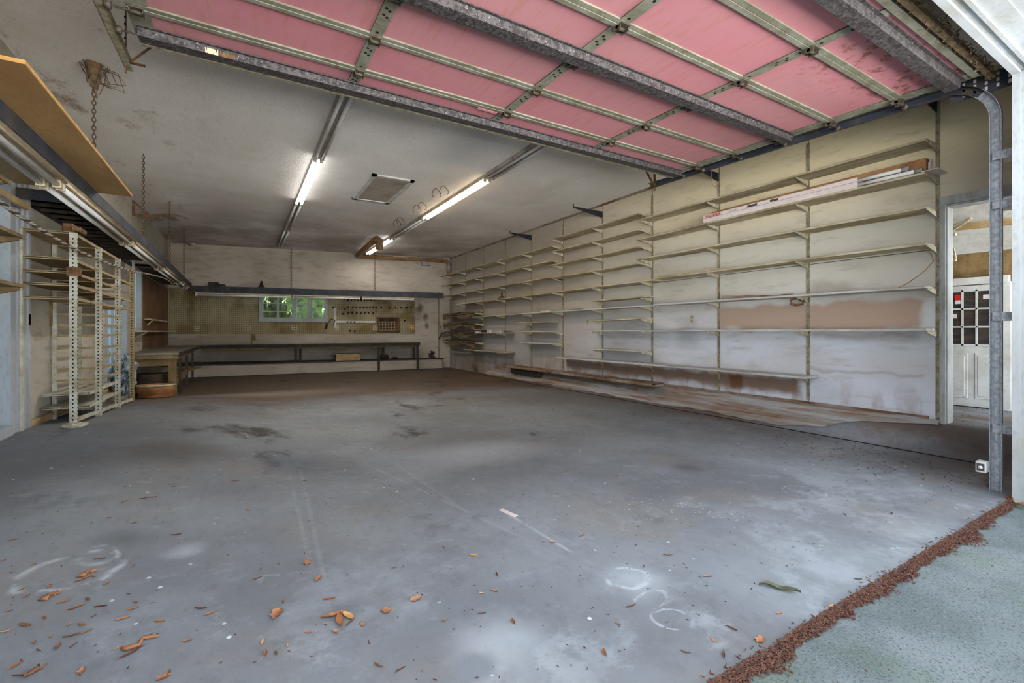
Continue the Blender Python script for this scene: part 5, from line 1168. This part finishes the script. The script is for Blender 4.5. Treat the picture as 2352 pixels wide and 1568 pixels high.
p = atfloor(1790, 1353); mb = MB(); mb.grid(lambda i, j: ((i-.5)*.16, (j-.5)*.035*math.sin(math.pi*i)**.7+.01*math.sin(i*5), .004+.02*abs(j-.5)+.006*math.sin(i*9)), 14, 4); o = mb.build('fallen_leaf', M_green); o.location = p; o.rotation_euler = (0, 0, -.9); tag(o, 'long grey-green leaf on the floor near the threshold', 'leaf')
for k, (u, v) in enumerate(((2320, 1148), (2335, 1158), (2343, 1140), (2348, 1165))):
    p = atz(u, v, -.01); p.z = .0; o = dup(PR_[(2, 7, 0, 2)[k]], p, ('tan leaf', 'pale yellow-green leaf', 'small ochre leaf', 'long brown leaf')[k]+' at the foot of the white right jamb', rot=(0, 0, k*1.3), group='leaves by the right jamb')
# curled bark strips
for (u, v, u2, v2, lab) in ((272, 1503, 372, 1458, 'long curled bark strip on the floor at lower left'), (50, 1562, 102, 1533, 'dark bark strip at the bottom left corner'), (92, 1385, 142, 1363, 'thin brown bark strip, left foreground'), (180, 1330, 225, 1312, 'pale curled bark strip by the chalky ring stain')):
    a = atfloor(u, v); b = atfloor(u2, v2); mb = MB(); pts = [a.lerp(b, t/8)+Vector((.012*math.sin(t*1.9+u), .012*math.cos(t*1.3), .008+.006*abs(math.sin(t)))) for t in range(9)]
    mb.tube(pts, .01, 6, rr=[.002, .006, .008, .006, .007, .006, .005, .004, .002]); tag(mb.build('bark_strip', M_leaf[2 if '1562' in lab or 'dark' in lab else 1]), lab, 'bark', 'bark strips on the floor')
# tape
a = atfloor(1150, 1170); b = atfloor(1186, 1186); mb = MB(); mb.bar(a+Vector((0, 0, .0015)), b+Vector((0, 0, .0015)), .035, .002); tag(mb.build('tape_scrap', M_card), 'short strip of white tape stuck on the middle of the floor', 'tape')
# threshold debris
def sticks(N, gen, wid=.003, ln=(.006, .03)):
    mb = MB(); vs = []; fs = []
    for k in range(N):
        c = gen(); a_ = random.uniform(0, 3.14); L = random.uniform(*ln); d = Vector((math.cos(a_), math.sin(a_), random.uniform(-.25, .25)))*L/2; e_ = Vector((-math.sin(a_), math.cos(a_), 0))*wid*random.uniform(.5, 1.3); h = Vector((0, 0, wid))
        n_ = len(vs); vs += [c-d-e_, c-d+e_, c+d+e_*.4, c+d-e_*.4, c+h]; fs += [(n_, n_+1, n_+4), (n_+1, n_+2, n_+4), (n_+2, n_+3, n_+4), (n_+3, n_, n_+4)]
    mb.add(vs, fs); return mb
random.seed(5)
def thr():
    while 1:
        x = random.uniform(.9, 4.45); wv = .010+.10*abs(noise.noise(Vector((x*2.7, 1, 0))))+.03*abs(noise.noise(Vector((x*11, 4, 0))))
        t = abs(random.gauss(0, .6)); y = .934-t*wv
        if random.random() < .012: y = .935+random.random()*.05
        return Vector((x, y, (-.021 if y < .929 else .001)+random.random()*(.004+.026*math.exp(-abs(y-.93)/.03)*(y < .935))))
tag(sticks(15000, thr, .0028, (.005, .022)).build('threshold_debris', M_debris), 'line of red-brown pine debris along the slab edge at the threshold', 'debris', kind='stuff')
def apr():
    x = random.uniform(.9, 5.2); y = random.uniform(-.3, .9); return Vector((x, y, -.026+.003*random.random()))
tag(sticks(2600, apr, .0028, (.004, .02)).build('apron_debris', M_debris2), 'dark needles and grit scattered on the outer concrete', 'debris', kind='stuff')
def drw():
    if random.random() < .55: x = random.uniform(4.3, 7.2); y = random.uniform(1.1, 2.6)
    else: x = random.uniform(4.6, 5.6); y = random.uniform(1.1, 5)
    return Vector((x, y, fz(x, y)+.004))
tag(sticks(750, drw, .0028, (.008, .04)).build('doorway_debris', M_debris2), 'leaf litter scattered around the side doorway floor', 'debris', kind='stuff')
def flo():
    x = random.uniform(-1.2, 5.0); y = 1.2+12*random.random()**1.7; return Vector((x, y, fz(x, y)+.003))
tag(sticks(1500, flo, .0022, (.004, .016)).build('floor_grit', M_debris2), 'fine dark grit and bits scattered over the garage floor', 'grit', kind='stuff')
